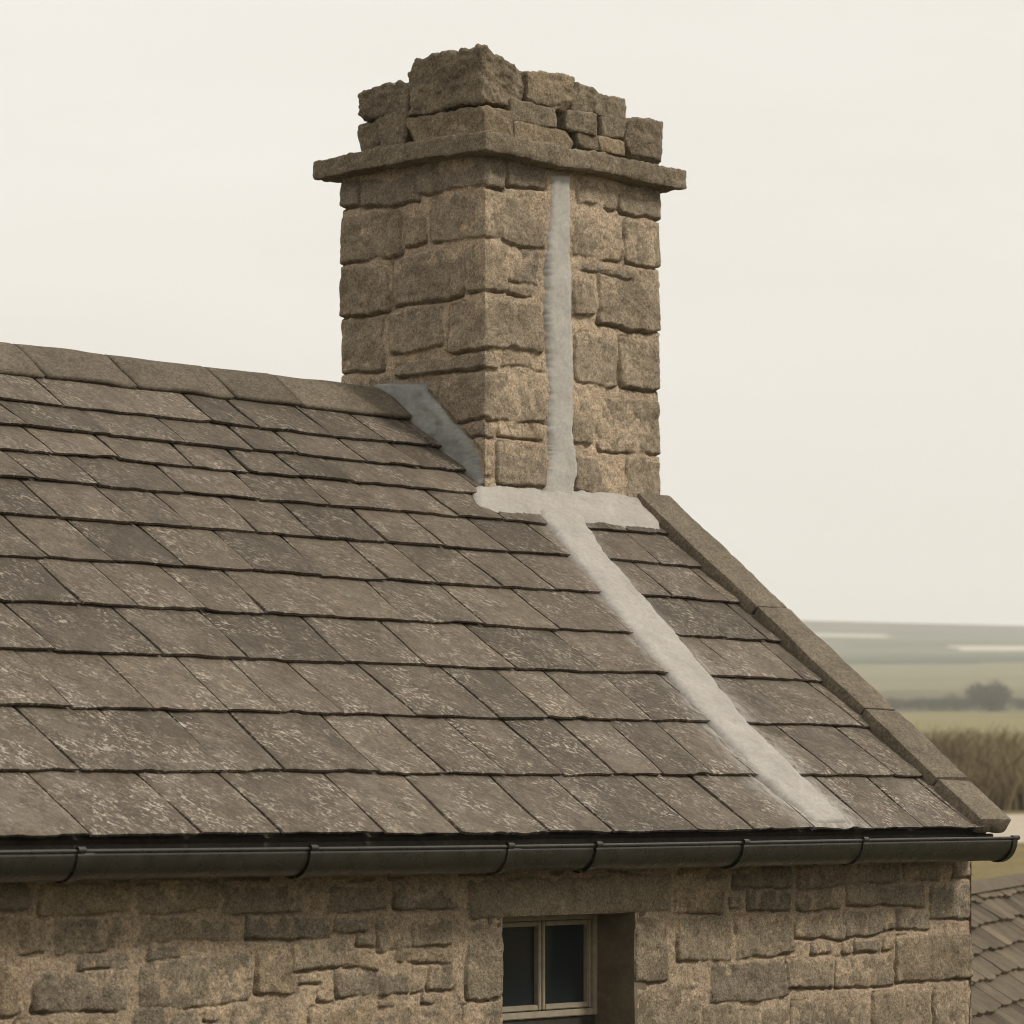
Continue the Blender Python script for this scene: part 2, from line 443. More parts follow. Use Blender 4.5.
roof_parts = [build_slates(True), build_slates(False)]
off = 0; RV, RQ = [], []
for p in roof_parts: RV.append(p[0]); RQ.append(p[1] + off); off += len(p[0])
roof = mesh_np("roof", np.concatenate(RV), np.concatenate(RQ), MAT_SLATE, house,
               attrs={'tint': np.concatenate([p[2] for p in roof_parts]), 'stain': np.concatenate([p[4] for p in roof_parts]), 'weather': np.concatenate([p[5] for p in roof_parts])},
               vec={'tc': np.concatenate([p[3] for p in roof_parts])}, smooth=False)

# dark boarding below the slates (closes the roof), both slopes in one prism
def box_vq(lo, hi):
    lo, hi = np.asarray(lo, float), np.asarray(hi, float)
    V = np.array([[x, y, z] for x in (lo[0], hi[0]) for y in (lo[1], hi[1]) for z in (lo[2], hi[2])])
    Q = np.array([[0, 1, 3, 2], [4, 6, 7, 5], [0, 4, 5, 1], [2, 3, 7, 6], [0, 2, 6, 4], [1, 5, 7, 3]])
    return V, Q
pb = Parts()
for sgn in (1, -1):
    prof = [roof_pt(0, .02, -.016), roof_pt(0, S_EAVE - .03, -.016), roof_pt(0, S_EAVE - .03, -.06), roof_pt(0, .02, -.06)]
    V = np.array([[x, YR + sgn * (p[1] - YR), p[2]] for x in (XL + .02, XV - .08) for p in prof])
    Q = np.array([[0, 1, 5, 4], [1, 2, 6, 5], [2, 3, 7, 6], [3, 0, 4, 7], [0, 3, 2, 1], [4, 5, 6, 7]])
    pb.add(V, Q if sgn > 0 else Q[:, ::-1])
pb.build("roof_boarding", MAT_FASCIA, house, smooth=False)

# ------------------------------------------------------------------ ridge stones
pr = Parts()
jx = [(-64, 337), (10, 346), (102, 357), (200, 369), (267, 378)]
ju = []
for x, y in jx:
    p = hit(x, y, (0, YR, ZR + .03), (0, 1, 0)); ju.append(p[0])
ju = ju + [-.004]
while ju[0] > XL: ju.insert(0, ju[0] - rng.uniform(.33, .48))
ju[0] = XL
ju2 = [W1 + .004, XV]
def ridge_piece(u0, u1, seed):
    nu = max(4, int((u1 - u0) / .02))
    sl_ = S_TAIL[0] - .012 + rng.uniform(-.006, .006)
    prof = []
    for t in np.linspace(-1, 1, 25):
        s = abs(t) * sl_
        prof.append((np.sign(t), s))
    a = np.linspace(0, 1, nu)
    V = []
    for layer in (0, 1):
        for ai in a:
            u = u0 + .007 + (u1 - u0 - .014) * ai
            for (sg, s) in prof:
                tl = s / sl_
                nn = .024 + .003 * tl + .004 * float(vnoise(u * 7, s * 9, seed, 5)) + .006 * float(vnoise(u * 1.1, 0, 0, 6))
                nn -= .010 * np.exp(-(s / .02) ** 2) * 1.0
                if layer: nn = nn - (.016 if s > .03 else .025)
                ss = s + (.006 * float(vnoise(u * 9, seed, 0, 8)) if tl > .95 else 0)
                p = roof_pt(u, ss, nn)
                V.append([p[0], YR + (p[1] - YR if sg <= 0 else YR - p[1]), p[2]])
    V = np.array(V); npf = len(prof)
    n1 = nu * npf
    q = grid_quads(nu, npf, flip=False); q2 = grid_quads(nu, npf, flip=True, off=n1)
    lp = [i * npf for i in range(nu)] + [(nu - 1) * npf + j for j in range(1, npf)] + [i * npf + npf - 1 for i in range(nu - 2, -1, -1)] + [j for j in range(npf - 2, 0, -1)]
    lp = np.array(lp); l2 = np.roll(lp, -1)
    side = np.stack([lp, lp + n1, l2 + n1, l2], 1)
    return V, np.concatenate([q, q2, side])
for k in range(len(ju) - 1):
    V, Q = ridge_piece(ju[k], ju[k + 1], k)
    pr.add(V, Q, float(np.clip(rng.normal(.5, .15), 0, 1)), V + rng.uniform(0, 9, 3))
pr.build("ridge_capping", MAT_RIDGE, house)

# ------------------------------------------------------------------ coping stones up the verge
sj = [roof_hit(x, y, .06)[1] for x, y in [(785, 607), (880, 708), (955, 777)]]
s_list = [YR / CT - .03, sj[0], sj[1], sj[2], S_EAVE + .004]
for sgn in (1, -1):
    ch = Parts()
    for k in range(len(s_list) - 1):
        s0, s1 = s_list[k] + .003, s_list[k + 1] - .003
        c = roof_pt(XV - .018 - .10 * (s0 + s1) / 2 / S_EAVE, (s0 + s1) / 2, .026)
        ax = np.stack([np.array([1, 0, 0]), -RD + np.array([.10 / S_EAVE, 0, 0]), RN], 1)
        V, Q = rock((0, 0, 0), (.100, (s1 - s0) / 2, .032), ax, res=.016, r=.012, amp=.004, freq=7, seed=40 + k, taper=.012)
        V = V + c
        if sgn < 0: V[:, 1] = 2 * YR - V[:, 1]; Q = Q[:, ::-1]
        ch.add(V, Q, float(np.clip(rng.normal(.5, .15), 0, 1)), V + rng.uniform(0, 9, 3))
    ch.build("verge_coping", MAT_COPING, house)

# ------------------------------------------------------------------ masonry sheets
def stone_sheet(U, V, stones, seed, edge=.012, warp=.011, prot=(.014, .026), mort=(.3, .85), crev=.012, ramp_w=.02):
    """height, mask and tint of a stone-and-mortar face over the grid U x V"""
    sh = U.shape
    wu = U + warp * fbm(U * 9, V * 9, 0, seed, 3) + .5 * warp * vnoise(U * 50, V * 45, 1, seed + 3)
    wv = V + warp * fbm(U * 9, V * 9, 5, seed + 1, 3) + .5 * warp * vnoise(U * 50, V * 45, 7, seed + 4)
    hs = np.full(sh, -.03); tint = np.full(sh, .5); dout = np.full(sh, 1.0); below = np.zeros(sh)
    rs = np.random.default_rng(seed)
    du, dv = abs(U[1, 0] - U[0, 0]), abs(V[0, 1] - V[0, 0])
    u_0, v_0 = U[0, 0], V[0, 0]
    for (a, b, c, d, *ex) in stones:
        i0 = max(0, int((a - .05 - u_0) / du)); i1 = min(sh[0], int((b + .05 - u_0) / du) + 1)
        j0 = max(0, int((c - .05 - v_0) / dv)); j1 = min(sh[1], int((d + .05 - v_0) / dv) + 1)
        t = ex[0] if ex else float(np.clip(rs.normal(.5, .2), 0, 1)); flat = ex[1] if len(ex) > 1 else 1.0
        pr_ = rs.uniform(*prot) * flat; tu, tv = rs.uniform(-.25, .25), rs.uniform(-.5, -.05)
        rot = rs.uniform(-.035, .035) * (1 if flat > .7 else .3); rad_ = rs.uniform(.06, .28)
        if i1 <= i0 or j1 <= j0: continue
        u_, v_ = wu[i0:i1, j0:j1], wv[i0:i1, j0:j1]
        cu, cv, hu, hv = (a + b) / 2, (c + d) / 2, (b - a) / 2, (d - c) / 2
        x, y = u_ - cu, v_ - cv
        x, y = x + rot * y, y - rot * x
        r = min(hu, hv) * rad_
        qx, qy = np.abs(x) - (hu - r), np.abs(y) - (hv - r)
        sd_ = np.hypot(np.maximum(qx, 0), np.maximum(qy, 0)) + np.minimum(np.maximum(qx, qy), 0) - r
        ins = np.clip(-sd_ / ramp_w, 0, 1)
        h = np.where(sd_ < 0, pr_ * (ins ** .36) * (1 + tu * x / hu + tv * y / hv), -.03)
        m = h > hs[i0:i1, j0:j1]
        hs[i0:i1, j0:j1] = np.where(m, h, hs[i0:i1, j0:j1])
        tint[i0:i1, j0:j1] = np.where(m & (sd_ < .01), t, tint[i0:i1, j0:j1])
        dd = dout[i0:i1, j0:j1]
        mm = np.abs(sd_) < dd
        dout[i0:i1, j0:j1] = np.where(mm, np.abs(sd_), dd)
        bl = below[i0:i1, j0:j1]
        below[i0:i1, j0:j1] = np.where(mm, np.clip(-y / hv, 0, 1) ** 2 + .55 * np.clip(-x / hu, 0, 1) ** 3, bl)
    pm = (prot[0] + prot[1]) / 2
    mo = pm * (mort[0] + (mort[1] - mort[0]) * (.5 + .62 * fbm(U * 5.5, V * 5.5, 2, seed + 7, 3)))
    mo = mo + .0032 * fbm(U * 42, V * 42, 3, seed + 8, 3)
    # open joints: eroded mortar along lower and left edges of stones
    e = np.exp(-(dout / .0052) ** 2) * below * sst(-.25, .25, fbm(U * 4.3, V * 4.3, 9, seed + 11, 2) + .12)
    mo = mo - crev * e * 1.6
    hs = hs - np.where(hs > 0, crev * .6 * e, 0)
    rough = fbm(U * 26, V * 26, 4, seed + 14, 3) * .0040 + np.abs(fbm(U * 10, V * 10, 6, seed + 15, 2)) * .007
    hs = np.where(hs > -.02, hs + rough - .004, hs)
    mask = sst(-.0022, .0022, hs - mo)
    return np.maximum(hs, mo), mask, tint

def fill_courses(u0, u1, v0, v1, seed, h=(.10, .19), l=(.14, .38), gap=.018):
    rs = np.random.default_rng(seed); outl = []; v = v0
    while v < v1 - .05:
        hh = min(rs.uniform(*h), v1 - v); u = u0 - rs.uniform(0, .2)
        while u < u1:
            ll = rs.uniform(*l); hv = hh * rs.uniform(.72, 1)
            outl.append((max(u, u0 - .03) + gap / 2, min(u + ll, u1 + .03) - gap / 2, v + gap / 2, v + hv - gap / 2)); u += ll
        v += hh
    return [s for s in outl if s[1] - s[0] > .04]

# ------------------------------------------------------------------ front wall
Z_TOP = E - .125
def wall_uv(px, py):
    p = hit(px, py, (0, YW, 0), (0, 1, 0)); return p[0], p[2]
wpx = [(224, 302, 885, 912), (57, 122, 920, 952), (138, 186, 919, 942), (187, 230, 921, 940), (248, 332, 917, 938), (0, 46, 918, 955), (82, 130, 955, 970),
       (37, 127, 974, 1012), (141, 250, 959, 1005, .42), (259, 296, 951, 995, .7), (294, 346, 942, 969), (338, 378, 969, 996, .35), (336, 368, 920, 931), (344, 378, 955, 968, .75), (379, 409, 974, 994, .12), (0, 19, 968, 1016, .75),
       (235, 300, 1006, 1040), (135, 200, 1010, 1050), (310, 372, 1008, 1048), (20, 120, 1019, 1050), (396, 458, 884, 909), (379, 415, 924, 949), (414, 450, 924, 946), (397, 452, 943, 963, .7), (430, 454, 964, 990, .35), (378, 462, 1010, 1046),
       (330, 385, 886, 910), (140, 220, 884, 912), (40, 130, 884, 914), (-40, 30, 884, 910), (150, 180, 946, 957),
       (467, 502.5, 926, 1000, .5, 1.15), (463, 502.5, 1004, 1060, .5), (469, 672, 876, 916.5, .55, 1.25),
       (636.5, 669, 917, 984, .5, 1.15), (636.5, 702, 987, 1050, .52, 1.1), (679, 732, 917, 962, .55), (738, 794, 917, 956, .55), (712, 786, 964, 1000), (704, 741, 1005, 1040),
       (676, 726, 888, 915), (750, 790, 892, 911), (798, 842, 888, 909), (797, 846, 914, 939), (847, 883, 913, 935), (898, 972, 936, 980, .62, 1.1), (838, 894, 957, 986, .5), (788, 834, 960, 987, .5),
       (745, 788, 1006, 1045), (792, 868, 1002, 1040), (874, 930, 992, 1045, .6), (935, 972, 990, 1045, .55), (932, 972, 886, 919, .3), (850, 925, 886, 906), (898, 930, 911, 930, .3), (735, 792, 866, 888), (610, 670, 850, 872), (800, 900, 864, 884)]
wst = []
for (a, b, c, d, *ex) in wpx:
    xm = (a + b) / 2; ym = (c + d) / 2
    wst.append((wall_uv(a, ym)[0], wall_uv(b, ym)[0], wall_uv(xm, d)[1], wall_uv(xm, c)[1], *ex))
wst = [(a - .005, b + .005, c - .004, d + .004, *ex) if (a > wall_uv(680, 950)[0] or b < wall_uv(460, 950)[0]) else (a, b, c, d, *ex) for (a, b, c, d, *ex) in wst]
rs = np.random.default_rng(12)
ua_, ub_, va_, vb_ = wall_uv(-10, 950)[0], XW - .02, wall_uv(500, 1030)[1], Z_TOP
wopen = (wall_uv(466, 960)[0], wall_uv(700, 960)[0], 0, wall_uv(570, 880)[1])
for wmax, hmax, tries in ((.24, .085, 2500), (.15, .06, 3000), (.09, .04, 4000)):
    for _ in range(tries):
        ww, hh_ = rs.uniform(.5, 1) * wmax, rs.uniform(.6, 1) * hmax
        x, z = rs.uniform(ua_, ub_ - ww), rs.uniform(va_, vb_ - hh_)
        g = .009
        if any(x - g < b and x + ww + g > a and z - g < d and z + hh_ + g > c for (a, b, c, d, *ex) in wst): continue
        if x < wopen[1] and x + ww > wopen[0] and z < wopen[3]: continue
        wst.append((x, x + ww, z, z + hh_))
z_vis = min(s[2] for s in wst)
u_vis = wall_uv(0, 950)[0]
win_u0, win_u1 = wall_uv(503, 960)[0], wall_uv(636, 960)[0]
win_z1 = wall_uv(570, 914)[1]
win_z0 = win_z1 - .43
wst += fill_courses(XL, u_vis - .03, z_vis, Z_TOP, 301)
low = fill_courses(XL, XW, .05, z_vis - .01, 302)
wst += [s for s in low if not (s[0] < win_u1 + .02 and s[1] > win_u0 - .02 and s[3] > win_z0 - .02)]
wst = [(a, XW + .06, *r) if b > XW - .035 else (a, b, *r) for (a, b, *r) in wst]
WD = .022       # wall sheet lies this far behind its stones' faces
def wall_patch(u0, u1, v0, v1, res):
    nu, nv = int((u1 - u0) / res) + 1, int((v1 - v0) / res) + 1
    U, V = np.meshgrid(np.linspace(u0, u1, nu), np.linspace(v0, v1, nv), indexing='ij')
    h, m, t = stone_sheet(U, V, wst, 77, prot=(.008, .015), mort=(.3, .78), crev=.014, ramp_w=.009, warp=.006)
    # flush dressed edges round the window
    P = np.stack([U, YW + WD * .5 - h, V], -1)
    edge_r = sst(.03, 0, XW - U); P[..., 1] = P[..., 1] + .002 * edge_r ** 2
    Q = grid_quads(nu, nv)
    cu = (U.ravel()[Q].mean(1)); cv = (V.ravel()[Q].mean(1))
    keep = ~((cu > win_u0) & (cu < win_u1) & (cv > win_z0) & (cv < win_z1))
    return P.reshape(-1, 3), Q[keep], m.ravel(), t.ravel()
zb = z_vis + .02
patches = [wall_patch(u_vis - .35, XW, zb, Z_TOP, .0042), wall_patch(XL, u_vis - .35, zb, Z_TOP, .016), wall_patch(XL, XW, -.05, zb, .016)]
# gable and back walls, plain coursing at a coarser grid
def side_patch(kind):
    if kind == 'gable_r' or kind == 'gable_l':
        nu, nv = 150, 260
        U, V = np.meshgrid(np.linspace(YW, YB, nu), np.linspace(-.05, 1, nv), indexing='ij')
        top = ZR - .05 - np.abs(U - YR) * TAN
        V = -.05 + (V + .05) / 1.05 * (top + .05)
        Ug, Vg = np.meshgrid(np.linspace(YW, YB, nu), np.linspace(-.05, ZR, nv), indexing='ij')
        h = .008 * fbm(U * 6, V * 6, 0, 5, 3); m = sst(-.3, .1, fbm(U * 5, V * 9, 1, 9, 2)); t = .5 + .3 * vnoise(U * 4, V * 7, 2, 3)
        x = (XW + np.minimum(h, 0) - .008) if kind == 'gable_r' else (XL + .03 - h)
        P = np.stack([x, U, V], -1); Q = grid_quads(nu, nv, flip=(kind == 'gable_l'))
    else:
        nu, nv = 300, 120
        U, V = np.meshgrid(np.linspace(XL, XW, nu), np.linspace(-.05, Z_TOP, nv), indexing='ij')
        h = .008 * fbm(U * 6, V * 6, 0, 15, 3); m = sst(-.3, .1, fbm(U * 5, V * 9, 1, 19, 2)); t = .5 + .3 * vnoise(U * 4, V * 7, 2, 13)
        P = np.stack([U, YB + h, V], -1); Q = grid_quads(nu, nv, flip=True)
    return P.reshape(-1, 3), Q, m.ravel(), t.ravel()
patches += [side_patch('gable_r'), side_patch('gable_l'), side_patch('back')]
off = 0; AV, AQ = [], []
for p in patches: AV.append(p[0]); AQ.append(p[1] + off); off += len(p[0])
AV = np.concatenate(AV)
mesh_np("wall", AV, np.concatenate(AQ), MAT_WALL, house, attrs={'mask': np.concatenate([p[2] for p in patches]), 'tint': np.concatenate([p[3] for p in patches])}, vec={'tc': AV})

# ------------------------------------------------------------------ window: reveal, frame, two sashes with panes, sill
win = empty("window", (win_u0, YW, win_z0)); win.parent = house
def wl(P): return np.asarray(P) - np.array([win_u0, YW, win_z0])
fr_r = hit(598, 960, (0, 0, 0), (0, 1, 0))  # direction only
REC = .0
# depth of the recess so that the frame's right edge falls where the photograph shows it
r_ = ray(598, 960); xt = win_u1 - .004
REC = float((CAM + r_ * ((xt - CAM[0]) / r_[0]))[1] - YW)
YF = YW + REC
pv = Parts()
for (x0, x1, y0, y1, z0, z1) in [(win_u1 - .003, win_u1 + .06, YW + .004, YF + .1, win_z0 - .03, win_z1 + .03), (win_u0 - .06, win_u0 + .003, YW + .004, YF - .06, win_z0 - .03, win_z1 + .03),
                                 (win_u0 + .003, win_u1 - .003, YW + .004, YF + .1, win_z1 - .003, win_z1 + .05)]:
    nx = 24
    V, Q = rock(((x0 + x1) / 2, (y0 + y1) / 2, (z0 + z1) / 2), ((x1 - x0) / 2, (y1 - y0) / 2, (z1 - z0) / 2), res=.012, r=.004, amp=.002, freq=12, seed=3, taper=0)
    pv.add(wl(V), Q, .5, V)
pv.build("window_reveal", MAT_REVEAL, win)
def bar(bm, lo, hi, bev=.003):
    r = bmesh.ops.create_cube(bm, size=1.0)
    lo, hi = Vector(lo), Vector(hi)
    for v in r['verts']: v.co = Vector([(lo[i] + hi[i]) / 2 + v.co[i] * (hi[i] - lo[i]) for i in range(3)])
    if bev: bmesh.ops.bevel(bm, geom=list({e for v in r['verts'] for e in v.link_edges}), offset=bev, segments=2, affect='EDGES')
def bm_obj(name, bm, mat, parent=None, smooth=False):
    me = bpy.data.meshes.new(name); bm.to_mesh(me); bm.free(); me.materials.append(mat)
    for p in me.polygons: p.use_smooth = smooth
    o = bpy.data.objects.new(name, me); COL.objects.link(o)
    if parent is not None: o.parent = parent
    return o
WW = win_u1 - win_u0; WH = win_z1 - win_z0
fx0, fx1 = hit(490, 960, (0, YF, 0), (0, 1, 0))[0] - win_u0, WW - .004
zt = WH - .004
zs = wall_uv(570, 1021)[1] - win_z0   # foot of the frame
bm = bmesh.new()
fw_ = .022
bar(bm, (fx0, REC, zs), (fx0 + fw_, REC + .06, zt)); bar(bm, (fx1 - fw_, REC, zs), (fx1, REC + .06, zt))
bar(bm, (fx0 + fw_, REC + .001, zt - fw_), (fx1 - fw_, REC + .059, zt)); bar(bm, (fx0 + fw_, REC + .001, zs), (fx1 - fw_, REC + .059, zs + fw_))
bm_obj("window_frame", bm, MAT_FRAME, win)
bm = bmesh.new(); bar(bm, (fx0, REC + .012, .0), (fx1, REC + .05, zs - .001), .002); bm_obj("window_dark_bar", bm, MAT_FASCIA, win)  # dark bar added for the dark gap below the frame
mid = (fx0 + fx1) / 2 - .004
for (a, b) in ((fx0 + fw_ + .003, mid - .002), (mid + .002, fx1 - fw_ - .003)):
    bm = bmesh.new(); t = .015; z0, z1 = zs + fw_ + .003, zt - fw_ - .003
    bar(bm, (a, REC + .008, z0), (a + t, REC + .048, z1)); bar(bm, (b - t, REC + .008, z0), (b, REC + .048, z1))
    bar(bm, (a + t, REC + .009, z1 - t), (b - t, REC + .047, z1)); bar(bm, (a + t, REC + .009, z0), (b - t, REC + .047, z0 + t * 1.2))
    bm_obj("window_sash", bm, MAT_FRAME, win)
    bm = bmesh.new(); bar(bm, (a + t - .004, REC + .028, z0 + t), (b - t + .004, REC + .034, z1 - t + .004), 0)
    bm_obj("window_pane", bm, MAT_GLASS, win)
bm = bmesh.new(); bar(bm, (.004, -.03, -.03), (WW - .004, REC + .011, .022), .008)
bm_obj("window_sill", bm, MAT_REVEAL, win)
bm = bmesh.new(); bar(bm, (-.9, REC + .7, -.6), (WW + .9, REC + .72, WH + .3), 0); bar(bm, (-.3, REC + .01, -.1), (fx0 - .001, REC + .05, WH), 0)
bm_obj("window_dark_backing", bm, MAT_DARK, win)  # unlit room painted as a black panel; bar closes the left gap

# ------------------------------------------------------------------ eaves board and gutter
bm = bmesh.new(); bar(bm, (XL, YE + .035, E - .19), (XV - .04, YE + .06, E - .122), .003)
bar(bm, (XL, YE + .062, E - .188), (XV - .022, YW + .03, E - .172), .002)
bm_obj("fascia_board", bm, MAT_FASCIA, house)
GY, GZ, GR = YE - .022, E - .142, .068
gx1 = hit(1001, 847, (0, GY, 0), (0, 1, 0))[0]
def half_pipe(x0, x1, r, th=.004, n=22, rim=.006, end=False):
    prof = []
    for k in range(n + 1):
        a = math.pi + math.pi * k / n
        prof.append((GY + r * math.cos(a), GZ + r * math.sin(a) * 1.12))
    inner = [(GY + (r - th) * math.cos(math.pi + math.pi * k / n), GZ + (r - th) * 1.12 * math.sin(math.pi + math.pi * k / n)) for k in range(n, -1, -1)]
    ring = prof + inner
    nx = max(2, int((x1 - x0) / .06)); xs = np.linspace(x0, x1, nx)
    V = np.array([[x, y + .0015 * math.sin(x * 2.1), z + .0025 * math.sin(x * 1.3 + .5)] for x in xs for (y, z) in ring]); m = len(ring)
    i = np.arange(nx - 1)[:, None]; j = np.arange(m)[None, :]
    a = i * m + j; b = i * m + (j + 1) % m
    Q = np.stack([a, b, b + m, a + m], -1).reshape(-1, 4)
    return V, Q
def tube(x0, x1, y, z, r, n=10):
    nx = max(2, int((x1 - x0) / .06)); xs = np.linspace(x0, x1, nx)
    V = np.array([[x, y + .0015 * math.sin(x * 2.1) + r * math.cos(2 * math.pi * k / n), z + .0025 * math.sin(x * 1.3 + .5) + r * math.sin(2 * math.pi * k / n)] for x in xs for k in range(n)])
    i = np.arange(nx - 1)[:, None]; j = np.arange(n)[None, :]
    a = i * n + j; b = i * n + (j + 1) % n
    return V, np.stack([a, b, b + n, a + n], -1).reshape(-1, 4)
gut = empty("gutter", (0, GY, GZ)); gut.parent = house
gl = np.array([0, GY, GZ])
jpx = [(70, 866), (303, 862), (500, 858), (588, 856), (735, 852), (855, 850)]
jus = [hit(x, y, (0, GY - .03, 0), (0, 1, 0))[0] for x, y in jpx]
ends = [XL] + [jus[0], jus[1], jus[2], jus[4]] + [gx1]
pg = Parts()
for k in range(len(ends) - 1):
    r = GR + (.0025 if k % 2 == 0 else 0)
    V, Q = half_pipe(ends[k], ends[k + 1] + (.05 if k < len(ends) - 2 else 0), r); pg.add(V - gl, Q)
    for yy, rr in ((GY - r + .001, .0058), (GY + r - .001, .005)):
        V, Q = tube(ends[k], ends[k + 1], yy, GZ + .003, rr); pg.add(V - gl, Q)
pg.build("gutter_channel", MAT_GUTTER, gut)
for u in [jus[0] - 1.4] + jus:
    p = Parts(); V, Q = half_pipe(u - .012, u + .014, GR + .0075, .0042); p.add(V - gl, Q)
    V, Q = tube(u - .012, u + .014, GY - GR - .004, GZ + .006, .0095); p.add(V - gl, Q)
    p.build("gutter_clip", MAT_GUTTER, gut)
# rounded stop end
p = Parts(); n1, n2 = 22, 10
V = []
for i in range(n2 + 1):
    b_ = math.pi / 2 * i / n2
    for k in range(n1 + 1):
        a = math.pi + math.pi * k / n1; rr = (GR + .006) * math.cos(b_)
        V.append([gx1 - .004 + .022 * math.sin(b_), GY + rr * math.cos(a), GZ + 1.12 * rr * math.sin(a)])
V = np.array(V); p.add(V - gl, grid_quads(n2 + 1, n1 + 1))
V2 = np.array([[gx1 - .03, *(x[1:])] for x in V[:n1 + 1]]); V3 = np.concatenate([V2, V[:n1 + 1]])
p.add(V3 - gl, grid_quads(2, n1 + 1))
V, Q = tube(gx1 - .03, gx1 + .012, GY - GR, GZ + .004, .009); p.add(V - gl, Q)
p.build("gutter_stop_end", MAT_GUTTER, gut)

# ------------------------------------------------------------------ chimney
chim = empty("chimney", (0, 0, E + 1.1)); chim.parent = house
CL = np.array([0, 0, E + 1.1])
zc0, zc1 = E + .95, E + 2.43
PER = 2 * (W1 + W2)
# perimeter coordinate: 0 at middle of back face, going to back-left corner, left face, front-left corner, front, right, back
B0 = W1 / 2
uL = lambda Y: B0 + (W2 - Y)
uF = lambda X: B0 + W2 + X
U_CORNER = B0 + W2
def zx(v): return 320 + v / 2.6947
def zy(v): return 160 + v / 2.6947
def left_pt(X, Y): return hit(zx(X), zy(Y), (0, 0, 0), (1, 0, 0))
def front_pt(X, Y): return hit(zx(X), zy(Y), (0, 0, 0), (0, 1, 0))
cst = []
def SL(x0, x1, y0, y1, *ex):
    xm, ym = (x0 + x1) / 2, (y0 + y1) / 2
    u0 = uL(left_pt(x0, ym)[1]) if x0 > 56 else B0 - .16
    cst.append((u0, uL(left_pt(x1, ym)[1]), left_pt(xm, y1)[2], left_pt(xm, y0)[2], *ex))
def SF(x0, x1, y0, y1, *ex):
    xm, ym = (x0 + x1) / 2, (y0 + y1) / 2
    u1 = uF(front_pt(x1, ym)[0]) if x1 < 900 else uF(W1) + .2
    cst.append((uF(front_pt(x0, ym)[0]), u1, front_pt(xm, y1)[2], front_pt(xm, y0)[2], *ex))
def SC(x0, x1, y0, y1, *ex):
    ym = (y0 + y1) / 2
    cst.append((uL(left_pt(x0, ym)[1]), uF(front_pt(x1, ym)[0]), front_pt(443, y1)[2], front_pt(443, y0)[2], *ex))
SL(50, 104, 55, 128, .25); SL(108, 265, 50, 122, .35)
SC(255, 498, -25, 66, .35); SF(505, 606, -20, 76, .35)
SL(50, 218, 142, 274, .5); SL(224, 284, 150, 228, .55)
SC(296, 604, 82, 211, .5)
SL(50, 186, 288, 420, .5); SL(194, 384, 246, 384, .45)
SC(390, 506, 218, 352, .6); SF(514, 592, 238, 334, .4); SF(508, 575, 340, 368, .6)
SL(50, 172, 430, 572, .42); SL(186, 332, 398, 516, .42)
SC(346, 600, 372, 504, .55)
SC(206, 476, 518, 556, .4); SF(488, 604, 516, 562, .65)
SC(292, 608, 566, 697, .5)
SL(50, 198, 580, 640, .35)
SC(368, 470, 708, 746, .5); SF(480, 600, 706, 752, .7)
SC(384, 466, 762, 850, .55); SF(476, 609, 766, 876, .42)
SF(692, 800, 40, 128, .45); SF(806, 930, 36, 156, .42)
SF(682, 812, 150, 268, .5); SF(820, 930, 166, 290, .45)
SF(706, 842, 288, 312, .3)
SF(682, 742, 326, 420, .5); SF(750, 930, 312, 456, .52)
SF(688, 802, 470, 606, .45); SF(808, 930, 482, 618, .5)
SF(682, 737, 636, 765, .55); SF(748, 930, 644, 790, .52)
SF(690, 815, 800, 904, .42); SF(822, 930, 806, 935, .48)
# unseen right and back faces
cst += [s for s in fill_courses(uF(W1) + .2, PER, zc0, zc1, 401)] + [s for s in fill_courses(0, B0 - .16, zc0, zc1, 402)]
nu, nv = int(PER / .0045), int((zc1 - zc0) / .0045)
U, V = np.meshgrid(np.linspace(0, PER, nu), np.linspace(zc0, zc1, nv), indexing='ij')
h, mk, tn = stone_sheet(U, V, cst, 501, prot=(.010, .021), mort=(.1, .95), crev=.016, ramp_w=.009, warp=.007)
# keep the wall quiet behind the upright lime strip and lead
# lead apron stepping down the left face
ld = []
for (yl, xl, yr, xr) in [(600, 130, 600, 280), (668, 175, 650, 312), (722, 215, 690, 350), (776, 255, 738, 392), (822, 295, 785, 428), (858, 335, 830, 440), (905, 380, 880, 440)]:
    a, b_ = left_pt(xl, yl), left_pt(xr, yr); ld.append((a[1], a[2], b_[1], b_[2]))
lda = np.array(ld); zo = np.argsort(lda[:, 1]); lz_, ll_ = lda[zo, 1], lda[zo, 0]; zo2 = np.argsort(lda[:, 3])
yl_ = np.interp(V, lz_, ll_); yr_ = np.interp(V, lda[zo2, 3], lda[zo2, 2]); Yf = W2 - (U - B0)
und = (V < lda[:, 1].max() + .02) & (Yf > yr_ - .012) & (Yf < W2) & (Yf > 0.004)
h = np.where(und & (V < E + 1.56), np.minimum(h, .006), h)
RCOR = .008
